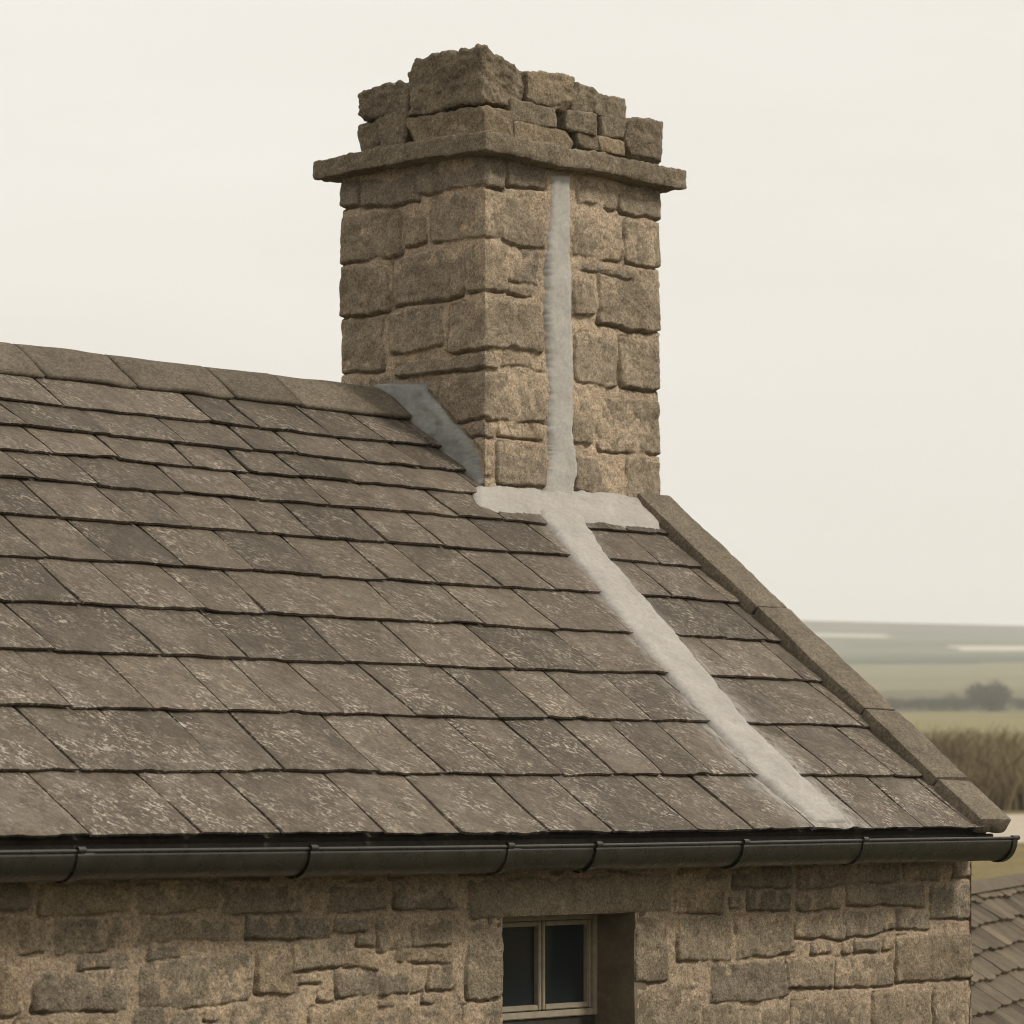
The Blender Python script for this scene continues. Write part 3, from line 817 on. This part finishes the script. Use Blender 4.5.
def perim(u):
    corners = [B0, B0 + W2, B0 + W2 + W1, B0 + 2 * W2 + W1]
    seg = np.digitize(u, corners)
    X = np.select([seg == 0, seg == 1, seg == 2, seg == 3], [B0 - u, 0 * u, u - corners[1], W1 + 0 * u], W1 - (u - corners[3]))
    Y = np.select([seg == 0, seg == 1, seg == 2, seg == 3], [W2 + 0 * u, W2 - (u - corners[0]), 0 * u, u - corners[2]], W2 + 0 * u)
    nx = np.select([seg == 1, seg == 3], [-1.0 + 0 * u, 1.0 + 0 * u], 0.0); ny = np.select([(seg == 0) | (seg == 4), seg == 2], [1.0 + 0 * u, -1.0 + 0 * u], 0.0)
    for i, c in enumerate(corners):
        n0 = [(0, 1), (-1, 0), (0, -1), (1, 0)][i]; n1 = [(-1, 0), (0, -1), (1, 0), (0, 1)][i]
        t = np.clip((u - c) / (2 * RCOR) + .5, 0, 1); inn = np.abs(u - c) < RCOR
        nx = np.where(inn, n0[0] * (1 - t) + n1[0] * t, nx); ny = np.where(inn, n0[1] * (1 - t) + n1[1] * t, ny)
    return X, Y, nx, ny
X, Y, nx, ny = perim(U)
cor = np.minimum.reduce([np.abs(U - c) for c in (B0, B0 + W2, B0 + W2 + W1, B0 + 2 * W2 + W1)])
nn = np.hypot(nx, ny); hh = h - .012
P = np.stack([X + nx * hh, Y + ny * hh, V], -1).reshape(-1, 3)
mesh_np("chimney_shaft", P - CL, grid_quads(nu, nv), MAT_CHIM, chim, attrs={'mask': mk.ravel(), 'tint': tn.ravel()}, vec={'tc': P})

def rock_part(name, items, mat, parent, mask=1.0):
    p = Parts()
    for (V, Q, t) in items: p.add(V - CL, Q, t, V + t * 7)
    o = p.build(name, mat, parent)
    a = o.data.attributes.new('mask', 'FLOAT', 'POINT'); a.data.foreach_set('value', np.full(len(o.data.vertices), mask, np.float32))
    return o
# projecting slab course
oh = .074
V, Q = rock((W1 / 2 + .008, W2 / 2, E + 2.457), (W1 / 2 + oh + .008, W2 / 2 + oh, .037), res=.0085, r=.008, amp=.008, freq=6.5, seed=21, taper=.008, rough=.5)
rock_part("cap_slab", [(V, Q, .32)], MAT_ROCK, chim)
# rubble above the slab
def q1(x): return 300 + x / 2.56
def q2(y): return 30 + y / 2.56
def top_front(x0, x1, y0, y1, dep=.2, seed=0, tint=.4, Y0=.0, taper=.12, amp=.012, r=.022):
    a = hit(q1(x0), q2((y0 + y1) / 2), (0, Y0, 0), (0, 1, 0)); b = hit(q1(x1), q2((y0 + y1) / 2), (0, Y0, 0), (0, 1, 0))
    xm = (x0 + x1) / 2
    t = hit(q1(xm), q2(y0), (0, Y0, 0), (0, 1, 0))[2]; u = hit(q1(xm), q2(y1), (0, Y0, 0), (0, 1, 0))[2]
    V, Q = rock(((a[0] + b[0]) / 2, Y0 + dep / 2, (t + u) / 2), ((b[0] - a[0]) / 2 - .003, dep / 2, (t - u) / 2 - .003), res=.009, r=r * .5, amp=amp * .6, freq=11, seed=seed, taper=taper, rough=.45, chops=8)
    rock_part("rubble_stone", [(V, Q, tint)], MAT_ROCK, chim)
def top_box(X0, X1, Y0, Y1, z0, z1, seed, tint=.4, taper=.12, amp=.014, r=.028, rotz=0.0, tiltx=0.0, fall=0.0):
    ax = Matrix.Rotation(rotz, 3, 'Z') @ Matrix.Rotation(tiltx, 3, 'X')
    V, Q = rock(((X0 + X1) / 2, (Y0 + Y1) / 2, E + (z0 + z1) / 2), ((X1 - X0) / 2, (Y1 - Y0) / 2, (z1 - z0) / 2), np.array(ax), res=.009, r=r * .5, amp=amp * .75, freq=9, seed=seed, taper=taper, rough=.45, chops=8)
    V[:, 2] -= fall * (V[:, 0] - X0) * np.clip((V[:, 2] - E - z0) / (z1 - z0), 0, 1.2)
    rock_part("rubble_stone", [(V, Q, tint)], MAT_ROCK, chim)
def lz(px, py): return hit(px, py, (0.02, 0, 0), (1, 0, 0))
# corner boulder, the wide block below it and the two left blocks
top_box(.012, .268, .018, .42, 2.622, 2.842, 207, .45, taper=.05, amp=.017, r=.024, fall=.36)
top_box(.010, .165, .010, .43, 2.497, 2.614, 32, .62, taper=.05, r=.02)
top_box(.03, .26, .428, .70, 2.638, 2.775, 33, .36, amp=.018)
top_box(.015, .22, .44, .605, 2.497, 2.64, 34, .42); top_box(.015, .22, .60, .70, 2.497, 2.635, 35, .4)
top_front(588, 700, 106, 200, .2, 36, .55, .02, .14, .016, .03); top_front(690, 772, 138, 212, .22, 37, .4, .03, amp=.014); top_front(752, 846, 166, 226, .2, 38, .35, .02)
top_front(538, 660, 184, 246, .2, 39, .32, .01, .05, .009); top_front(682, 766, 206, 266, .2, 40, .3, .012, .05, .009); top_front(770, 850, 222, 280, .2, 41, .32, .012, .05, .009)
top_front(545, 716, 244, 302, .2, 42, .6, .012, .05, .008); top_front(712, 772, 262, 310, .2, 43, .35, .02, .05, .008); top_front(768, 836, 274, 322, .2, 44, .85, .012, .05, .008)
top_front(850, 934, 222, 340, .17, 45, .38, -.02, .08, .012, .025)
rs = np.random.default_rng(9)
for (X0, X1, Y0, Y1, z0, z1) in [(.29, .55, .25, .5, 2.5, 2.66), (.55, .8, .3, .52, 2.5, 2.6), (.25, .55, .52, .75, 2.5, 2.68), (.55, .8, .54, .75, 2.5, 2.64), (.8, 1.0, .2, .46, 2.5, 2.6), (.8, 1.0, .48, .75, 2.5, 2.62)]:
    top_box(X0, X1, Y0, Y1, z0, z1, int(rs.integers(100, 900)), .4)
# mortar bed packed between the loose stones
V, Q = rock((W1 / 2, W2 / 2 + .02, E + 2.53), (W1 / 2 - .10, W2 / 2 - .11, .075), res=.014, r=.03, amp=.016, freq=8, seed=61, taper=.02)
V2, Q2 = rock((.29, W2 / 2 + .02, E + 2.60), (.20, W2 / 2 - .12, .10), res=.014, r=.03, amp=.016, freq=8, seed=62, taper=.04)
rock_part("mortar_bed", [(V, Q, .35), (V2, Q2, .35)], MAT_ROCK, chim, .55)

# --- smears of pale cement and the lead: thin sheets with ragged, feathered edges
def smear(name, mat, parent, path, place, thick=.012, rag=.008, seed=0, nv=28, sub=240, origin=(0, 0, 0), sink=.02, ep=3.0, bumps=.003):
    """path: rows of (left, right) coordinates along the smear; place(a, b, n) maps to the world"""
    rows = np.array(path, float); t = np.linspace(0, 1, len(rows)); T = np.linspace(0, 1, sub)
    Lf = np.stack([np.interp(T, t, rows[:, k]) for k in range(2)], 1); Rt = np.stack([np.interp(T, t, rows[:, k]) for k in range(2, 4)], 1)
    dvec = (Rt - Lf); dl = np.linalg.norm(dvec, axis=1, keepdims=True); dn = dvec / np.maximum(dl, 1e-6)
    al = np.concatenate([[0], np.cumsum(np.linalg.norm(np.diff((Lf + Rt) / 2, axis=0), axis=1))])
    Lf = Lf + dn * (rag * fbm(al * 14, seed, 0, seed, 5, .72))[:, None]; Rt = Rt + dn * (rag * fbm(al * 14, seed + 9, 0, seed + 1, 5, .72))[:, None]
    b = np.linspace(0, 1, nv)
    A = Lf[:, None, :] * (1 - b[None, :, None]) + Rt[:, None, :] * b[None, :, None]
    prof = 1 - np.abs(2 * b - 1) ** (2 * ep)
    endp = np.minimum(1, np.minimum(al, al[-1] - al) / .015)
    nn = (thick + sink) * prof[None, :] * (.2 + .8 * endp[:, None]) - sink
    nn = nn + bumps * fbm(A[..., 0] * 18, A[..., 1] * 18, 0, seed + 3, 3)
    P = place(A[..., 0], A[..., 1], nn)
    return mesh_np(name, P.reshape(-1, 3) - np.array(origin), grid_quads(sub, nv), mat, parent, attrs={'tint': np.full(sub * nv, .5)}, vec={'tc': P.reshape(-1, 3)})
# upright strip on the chimney front
up = []
for (y, x0, x1) in [(35, 617, 675), (120, 612, 676), (250, 608, 676), (400, 606, 681), (520, 608, 683), (640, 608, 684), (760, 610, 686), (800, 610, 696), (850, 604, 694), (890, 596, 684), (925, 590, 690)]:
    a, b = front_pt(x0, y), front_pt(x1, y); up.append((a[0], a[2], b[0], b[2]))
smear("upright_fillet", MAT_CEMENT_B, chim, up, lambda a, b, n: np.stack([a, -.006 - n, b], -1), .010, .0045, 3, 26, 330, CL, bumps=.0014)
# fillet along the foot of the front face: from the wall down onto the slates
fb = []
for (x, yt, yb) in [(428, 872, 928), (500, 880, 948), (590, 886, 952), (650, 886, 970), (720, 888, 980), (800, 895, 986), (870, 902, 992), (905, 906, 995), (925, 910, 997)]:
    p = front_pt(x, yt); r_u, r_s = roof_hit(zx(x), zy(yb), .03)
    fb.append((p[0], p[2], r_u, r_s))
fb = np.array(fb); T = np.linspace(0, 1, 220); tt = np.linspace(0, 1, len(fb))
C4 = np.stack([np.interp(T, tt, fb[:, k]) for k in range(4)], 1)
C4[:, 1] += .005 * fbm(T * 17, 0, 0, 71, 4, .6); C4[:, 3] += .008 * fbm(T * 26, 4, 0, 72, 5, .7)
nb_ = 30; b = np.linspace(0, 1, nb_)
top = np.stack([C4[:, 0], np.full(220, -.004), C4[:, 1]], 1); bot = roof_pt(C4[:, 2], C4[:, 3], .029)
mid_s = (YR - 0) / CT; midp = roof_pt((C4[:, 0] + C4[:, 2]) / 2, mid_s + .022, .037)
bb = b[None, :, None]
P = top[:, None] * (1 - bb) ** 2 + midp[:, None] * 2 * bb * (1 - bb) + bot[:, None] * bb ** 2
endf = np.clip(np.minimum(T, 1 - T) / .025, 0, 1)[:, None] ** .5
pr_ = (1 - np.abs(2 * b - 1) ** 8)[None, :] * .009 * endf - .012 * (1 - endf) - .012 + .003 * fbm(P[..., 0] * 20, P[..., 2] * 20, P[..., 1] * 20, 73, 3)
nrm = np.array([0, -.87, .49]); P = P + pr_[..., None] * nrm
mesh_np("base_fillet", P.reshape(-1, 3) - CL, grid_quads(220, nb_, flip=True), MAT_CEMENT, chim, attrs={'tint': np.full(220 * nb_, .5)}, vec={'tc': P.reshape(-1, 3)})
smear("lead_flashing", MAT_LEAD, chim, ld, lambda a, b, n: np.stack([-.006 - n, a, b], -1), .005, .005, 13, 24, 200, CL, bumps=.0045)
# strip running down the slates to the gutter
rsx = [(k[1], k[3], k[2], k[4]) for k in strip_rs]
rsx[-1] = (rsx[-1][0], S_EAVE - .012, rsx[-1][2], S_EAVE - .014)
smear("roof_fillet", MAT_CEMENT, house, rsx, lambda a, b, n: roof_pt(a, b, .030 + n), .008, .007, 23, 40, 420, (0, 0, 0), .026, 5.0, .0014)

# ------------------------------------------------------------------ terrain
prof_d = [0, 20, 30, 36, 42, 46, 49, 50, 58, 60, 75, 120, 220, 480, 505, 560, 700, 900, 1200, 1500, 1850, 2200, 2600, 3000, 3300, 4200]
prof_z = [-3.15, -3.15, -3.3, -2.3, -.95, -.82, -.66, -.64, -.27, -.22, .15, .9, 3.9, 12.1, 12.8, 15.6, 22.5, 31.0, 46.0, 62.0, 82.0, 101., 126., 150., 140., 90.]
def terr_z(d, a):   # d metres from camera, a lateral metres
    d1 = d; d = np.where(d > 505, 505 + (d - 505) / .4, d)
    z = np.interp(d, prof_d, prof_z)
    far = sst(300, 900, d)
    z = z - (a - 120) * .055 * sst(1200, 3000, d) + far * (d * .0016) * vnoise(a / 420, d / 700, 0, 91)
    z = z * d1 / np.maximum(d, 1e-6); d = d1
    z = z + .05 * vnoise(a * .35, d * .35, 1, 92) * sst(60, 62, d) * (1 - sst(150, 300, d))
    return z
FWA = math.atan2(FW[1], FW[0])
ang = np.concatenate([np.linspace(-180, -14, 50, endpoint=False), np.linspace(-14, 14, 320, endpoint=False), np.linspace(14, 180, 50)])
ang = -np.radians(ang)        # positive a is to the right
dist = np.concatenate([[.5], np.linspace(6, 70, 90), np.geomspace(72, 1900, 260)])
A_, D_ = np.meshgrid(ang, dist, indexing='ij')
right, fwd = -D_ * np.sin(A_), D_ * np.cos(A_)
dd = D_
Z_ = terr_z(dd, right)
XY = CXY[None, None] + RX * right[..., None] + FW * fwd[..., None]
V = np.concatenate([XY, (E + Z_)[..., None]], -1).reshape(-1, 3)
# fields: real colour patches on the ground, by distance and side
c = np.zeros(D_.shape + (3,)); 
def put(mask, col, soft=None): c[mask] = col
c[:] = (.085, .078, .040)
dd = np.where(dd > 505, 505 + (dd - 505) / .4, dd)
w1 = vnoise(right / 110, dd / 400, 0, 95) * 45 * sst(505, 700, dd) - (right - 90) * .22 * sst(505, 800, dd)
put(dd > 36, (.17, .135, .065)); put(dd > 49.4, (.17, .14, .075)); put(dd > 60, (.12, .095, .05)); put(dd > 95, (.20, .175, .085)); put(dd > 485, (.105, .105, .06)); put(dd > 505 , (.135, .13, .075))
put(dd + w1 > 700, (.185, .17, .105)); put(dd + w1 > 960, (.20, .185, .12)); put(dd + w1 > 1240, (.10, .115, .085)); put(dd + w1 * 2 > 1420, (.15, .155, .12)); put(dd + w1 * 5 > 1950, (.13, .14, .115)); put(dd + w1 * 6 > 2350, (.135, .12, .105))
put((dd + w1 * .5 > 1205) & (dd + w1 * .5 < 1240), (.06, .075, .05))
ra = right / D_ * FPX
put((dd + w1 * .4 > 1560) & (dd + w1 * .4 < 1690) & (ra > 440 + 8 * vnoise(dd / 40, 0, 0, 3)) & (ra < 900), (.46, .42, .36))
put((dd + w1 * .4 > 2010) & (dd + w1 * .4 < 2230) & (ra > 150) & (ra < 372 + 6 * vnoise(dd / 40, 0, 0, 4)), (.42, .39, .335))
put((dd > 1700) & (dd < 1735) & (ra > 340), (.075, .085, .06))
c *= (1 + .12 * fbm(right / 30, dd / 45, 0, 97, 3))[..., None]
mt = M("ground_cover", .97, .05)
ca = mt.n('ShaderNodeAttribute', attribute_name='field').outputs['Color']
Pg = mt.n('ShaderNodeNewGeometry').outputs['Position']
cg = mt.mix(1.0, ca, mt.ramp(mt.noise(Pg, .35, 6, .7), [(.3, (.8,) * 3), (.7, (1.2,) * 3)]), 'MULTIPLY')
cg = mt.mix(1.0, cg, mt.ramp(mt.noise(Pg, 9, 5, .7), [(.3, (.7,) * 3), (.7, (1.3,) * 3)]), 'MULTIPLY')
MAT_GROUND = mt.done(cg)
terrain = mesh_np("terrain", V, grid_quads(len(ang), len(dist), flip=True), MAT_GROUND, None, vec={'field': c.reshape(-1, 3)})
tag(terrain, "rolling fields and moor rising to the far skyline", "terrain", kind="structure")

# pale track
nr = 60; rr = np.linspace(4.5, 26, nr)
tv = []
for r0 in rr:
    for k, dk in enumerate(np.linspace(0, 1, 8)):
        d0 = 50.2 + dk * 7.4 + .35 * math.sin(r0 * .7 + dk) * (1 if k in (0, 7) else .3) + (r0 - 7.5) * .35
        R = math.hypot(r0, d0)
        tv.append(from_cam(r0, d0, float(terr_z(np.array(R), np.array(r0))) + .012))
track = mesh_np("track", np.array(tv), grid_quads(nr, 8), simple("track_stone", (.36, .31, .24), (.46, .40, .32), 3), None)
tag(track, "pale stony farm track beyond the gutter end", "track", kind="structure")

# ------------------------------------------------------------------ tall dry grass behind the track
nb = 26000
r0 = rng.uniform(5.0, 22, nb); d0 = 61 + rng.uniform(0, 1, nb) ** 1.3 * 14 + (r0 - 8) * .25
hgt = (.98 + .26 * vnoise(r0 * .8, d0 * .5, 0, 55) + rng.normal(0, .07, nb)) * (.8 + .35 * sst(61, 66, d0)) * sst(4.8, 7.6, r0 + rng.normal(0, .3, nb)) 
hgt = np.clip(hgt, .12, 1.6)
zz = terr_z(np.hypot(r0, d0), r0); leanr, leand = rng.normal(0, .42, nb), rng.normal(0, .3, nb); wd = rng.uniform(.012, .036, nb)
yaw = rng.uniform(0, math.pi, nb)
def blade(t, s):
    wr = wd * (1 - t * .85) * s
    rr_ = r0 + leanr * hgt * t ** 1.6 + wr * np.cos(yaw); d_ = d0 + leand * hgt * t ** 1.6 + wr * np.sin(yaw)
    xy = CXY + rr_[:, None] * RX + d_[:, None] * FW
    return np.concatenate([xy, (E + zz - .05 + hgt * t)[:, None]], 1)
rows = [blade(t, s) for t in (0, .5, 1.0) for s in (-1, 1)]
V = np.stack(rows, 1).reshape(-1, 3)
base = np.arange(nb)[:, None] * 6
Q = np.concatenate([base + np.array([0, 1, 3, 2]), base + np.array([2, 3, 5, 4])])
mg = M("dry_grass", .95, .1)
cgr = mg.mix(mg.attr('tint'), (.155, .12, .07), (.27, .21, .12))
MAT_REED = mg.done(cgr)
tint_b = np.repeat(np.clip(.5 + .55 * vnoise(r0 * .7, d0 * .4, 3, 56) + rng.normal(0, .2, nb), 0, 1), 6)
gr_o = mesh_np("tall_dry_grass", V, Q, MAT_REED, None, attrs={'tint': tint_b})
tag(gr_o, "brown tall dry grass bank behind the pale track", "grass", kind="stuff")

# ------------------------------------------------------------------ distant trees
mtr = M("far_leaf", .95, .1); MAT_LEAF = mtr.done(mtr.mix(mtr.attr('tint'), (.055, .056, .042), (.125, .122, .090)))
MAT_BARK = simple("bark", (.05, .04, .03), (.09, .075, .055), 6)
def far_tree(px, d, h, wdt, label, group=None, seed=0, nl=3600):
    r = (px - 512) / FPX * d; R = math.hypot(r, d); rs = np.random.default_rng(seed)
    base = from_cam(r, d, float(terr_z(np.array(R), np.array(r))) - .1)
    t = empty("broadleaf_tree", base); tag(t, label, "tree", group)
    nc = 26
    cc = rs.normal(0, 1, (nc, 3)); cc /= np.linalg.norm(cc, axis=1, keepdims=True); cc *= rs.uniform(.1, .72, (nc, 1)); cc[:, 2] *= .8; 
    k = rs.integers(0, nc, nl); q = rs.normal(0, 1, (nl, 3)); q /= np.linalg.norm(q, axis=1, keepdims=True)
    p = cc[k] + q * (rs.uniform(.1, .5, (nl, 1)) * (.7 + .5 * (k % 3)[:, None] / 3))
    p = p * np.array([wdt / 2 * .85, wdt / 2 * .85, h * .62]) + np.array([0, 0, h * .45])
    p[:, 2] = np.maximum(p[:, 2], .15)
    a = rs.normal(0, 1, (nl, 3)); a /= np.linalg.norm(a, axis=1, keepdims=True); b = np.cross(a, rs.normal(0, 1, (nl, 3))); b /= np.linalg.norm(b, axis=1, keepdims=True)
    sz = rs.uniform(.09, .2, (nl, 1)) * (h / 5)
    V = np.stack([p - a * sz, p + b * sz * .6, p + a * sz, p - b * sz * .6], 1).reshape(-1, 3)
    Q = np.arange(nl * 4).reshape(-1, 4)
    mesh_np("crown", V, Q, MAT_LEAF, t, attrs={'tint': np.repeat(np.clip(rs.normal(.5, .25, nl), 0, 1), 4)}, smooth=False)
    tv, tq, n = [], [], 8
    lim = [((0, 0, 0), (0, 0, h * .6), .035 * h, .015 * h)] + [((0, 0, h * .22), tuple(c0 * np.array([wdt * .32, wdt * .32, h * .3]) + np.array([0, 0, h * .56])), .014 * h, .004 * h) for c0 in cc[:6]]
    for (p0, p1, ra_, rb_) in lim:
        p0, p1 = Vector(p0), Vector(p1); z = (p1 - p0).normalized(); x = z.orthogonal().normalized(); y = z.cross(x); o = len(tv)
        for (pp, rr_) in ((p0, ra_), (p0.lerp(p1, .5), (ra_ + rb_) / 2), (p1, rb_)):
            for j in range(n): tv.append(pp + (x * math.cos(2 * math.pi * j / n) + y * math.sin(2 * math.pi * j / n)) * rr_)
        for i in range(2):
            for j in range(n): tq.append((o + i * n + j, o + i * n + (j + 1) % n, o + (i + 1) * n + (j + 1) % n, o + (i + 1) * n + j))
    mesh_np("trunk", np.array([tuple(v) for v in tv]), np.array(tq), MAT_BARK, t)
    return t
far_tree(991, 488, 5.1, 10.0, "big round dark tree in the far fields, tallest of the row", None, 1, 9000)
hedge = [(868, 509, 2.3, 5.6), (881, 507, 2.5, 5.4), (894, 506, 2.7, 5.6), (906, 508, 2.4, 5.2), (918, 506, 2.8, 5.8), (931, 507, 2.6, 5.4), (943, 505, 2.9, 5.8), (955, 506, 3.1, 5.6), (967, 504, 3.0, 5.4), (1021, 507, 2.5, 5.4), (1034, 505, 2.7, 5.6)]
for i, (x, d, h_, w_) in enumerate(hedge):
    far_tree(x, d, h_ * .85, w_ * 1.05, "low grey-green tree in the hazy hedgerow beside the big round tree", "hedgerow trees in the far fields", 10 + i)

# ------------------------------------------------------------------ neighbouring cottage below, roof falling to the left
RDIR = np.array([.275, .961]); RDIR /= np.linalg.norm(RDIR)        # ridge direction in (right, forward)
LDIR = np.array([-RDIR[1], RDIR[0]])                               # level direction down the near slope
nh = empty("slate_cottage", from_cam(4.6, 24.0, -4.1))
NO = np.array(nh.location)
tag(nh, "low neighbouring cottage with brown slate roof, below the house corner", "cottage")
ctr = np.array([(1004 - 512) / FPX * 24.5, 24.5]); ridge0 = ctr + LDIR * -.35          # a point on the ridge
TN = math.tan(math.radians(40)); zr_n = -.50
def nroof(a, s, n=0.0, side=1):
    a, s, n = np.broadcast_arrays(np.asarray(a, float), np.asarray(s, float), np.asarray(n, float))
    hx = s * math.cos(math.radians(40)) + n * math.sin(math.radians(40)); z = zr_n - s * math.sin(math.radians(40)) + n * math.cos(math.radians(40))
    rf = ridge0 + RDIR * a[..., None] + LDIR * (hx * side)[..., None]
    xy = CXY + RX * rf[..., 0:1] + FW * rf[..., 1:2]
    return np.concatenate([xy, (E + z)[..., None]], -1)
pn, pn2 = Parts(), None
LN0, LN1, SN = -8.6, 3.6, 2.5
for side in (1, -1):
    s = .15
    while s < SN:
        e = .17; a = LN0
        while a < LN1:
            wd_ = random.uniform(.22, .36); a1 = min(a + wd_, LN1)
            nA, nB = 6, 5
            A, B = np.meshgrid(np.linspace(a + .003, a1 - .003, nA), np.linspace(0, 1, nB), indexing='ij')
            tl = s + random.uniform(-.012, .012) + .012 * np.sin((A - a) / wd_ * math.pi)
            SS = (s - e * 1.6) + (tl - s + e * 1.6) * B; SS = np.maximum(SS, .0)
            nn = .034 * B + random.uniform(-.004, .006) * B + .004 * vnoise(A * 7, SS * 7, side, 66)
            top = nroof(A, SS, nn, side).reshape(-1, 3); bot = nroof(A, SS, nn - .022, side).reshape(-1, 3)
            n1 = nA * nB
            lp = [i * nB for i in range(nA)] + [(nA - 1) * nB + j for j in range(1, nB)] + [i * nB + nB - 1 for i in range(nA - 2, -1, -1)] + [j for j in range(nB - 2, 0, -1)]
            lp = np.array(lp); l2 = np.roll(lp, -1)
            Q = np.concatenate([grid_quads(nA, nB), grid_quads(nA, nB, True, n1), np.stack([lp, lp + n1, l2 + n1, l2], 1)])
            o = rng.uniform(0, 20, 3)
            tcv = np.stack([A + o[0], SS + o[1], 0 * A + o[2]], -1).reshape(-1, 3)
            pn.add(np.concatenate([top, bot]) - NO, Q, float(np.clip(rng.normal(.45, .25), 0, 1)), np.concatenate([tcv, tcv]))
            a = a1
        s += e
def cottage_slate():
    m = M("cottage_slate", .85, .2); P = m.attr('tc', True); t = m.attr('tint')
    n1 = m.noise(P, 9, 6, .7, .3); n2 = m.noise(P, 60, 4, .7)
    c = m.mix(m.ramp(n1, [(.3, 0.), (.7, 1.)]), (.078, .060, .040), (.145, .114, .076))
    c = m.mix(1.0, c, m.ramp(t, [(0., (.6,) * 3), (1., (1.35,) * 3)]), 'MULTIPLY'); c = m.mix(1.0, c, m.ramp(n2, [(.3, (.75,) * 3), (.7, (1.25,) * 3)]), 'MULTIPLY')
    return m.done(c, m.bump(n2, .5, .006))
MAT_COT = cottage_slate()
pn.build("roof", MAT_COT, nh, smooth=False)
p = Parts(); A, B = np.meshgrid(np.linspace(LN0 - .02, LN1 + .02, 60), np.linspace(-1, 1, 9), indexing='ij')
P = np.where((B < 0)[..., None], nroof(A, np.abs(B) * .11, .045 - .02 * np.exp(-(B * 5) ** 2), -1), nroof(A, np.abs(B) * .11, .045 - .02 * np.exp(-(B * 5) ** 2), 1))
p.add(P.reshape(-1, 3) - NO, grid_quads(60, 9), .5, P.reshape(-1, 3)); p.build("ridge_capping", MAT_COT, nh)
# walls as one closed body under the roof
hw = SN * math.cos(math.radians(40)) - .18
vs = []
for a in (LN0 + .12, LN1 - .12):
    for (l, z) in ((hw, None), (0, 'r'), (-hw, None)):
        zt_ = zr_n - .06 - abs(l) * TN
        for zz_ in ((-4.3, zt_) if l else (-4.3, zt_)):
            rf = ridge0 + RDIR * a + LDIR * l; xy = CXY + RX * rf[0] + FW * rf[1]; vs.append([xy[0], xy[1], E + zz_])
vs = np.array(vs) - NO
qs = [(0, 1, 3, 2), (2, 3, 5, 4), (6, 8, 9, 7), (8, 10, 11, 9), (0, 6, 7, 1), (4, 5, 11, 10)]
o = mesh_np("wall", vs, np.array(qs), MAT_WALL, nh, attrs={'mask': np.full(len(vs), .8), 'tint': np.full(len(vs), .5)}, vec={'tc': vs}, smooth=False)

# ------------------------------------------------------------------ haze
HZ = 2000.0
V, Q = box_vq((CAM[0] - HZ, CAM[1] - HZ, E - 6.0), (CAM[0] + HZ, CAM[1] + HZ, E + 100))
hm = bpy.data.materials.new("haze_air"); hm.use_nodes = True; hn = hm.node_tree; hn.nodes.clear()
ho = hn.nodes.new('ShaderNodeOutputMaterial'); hv = hn.nodes.new('ShaderNodeVolumePrincipled')
hv.inputs['Color'].default_value = (1., 1., .99, 1); hv.inputs['Density'].default_value = 4.8e-4; hv.inputs['Anisotropy'].default_value = .2
hn.links.new(hv.outputs[0], ho.inputs['Volume'])
hz = mesh_np("haze", V, Q, hm, None, smooth=False)
tag(hz, "thin pale haze over the far fields", "haze", kind="stuff")
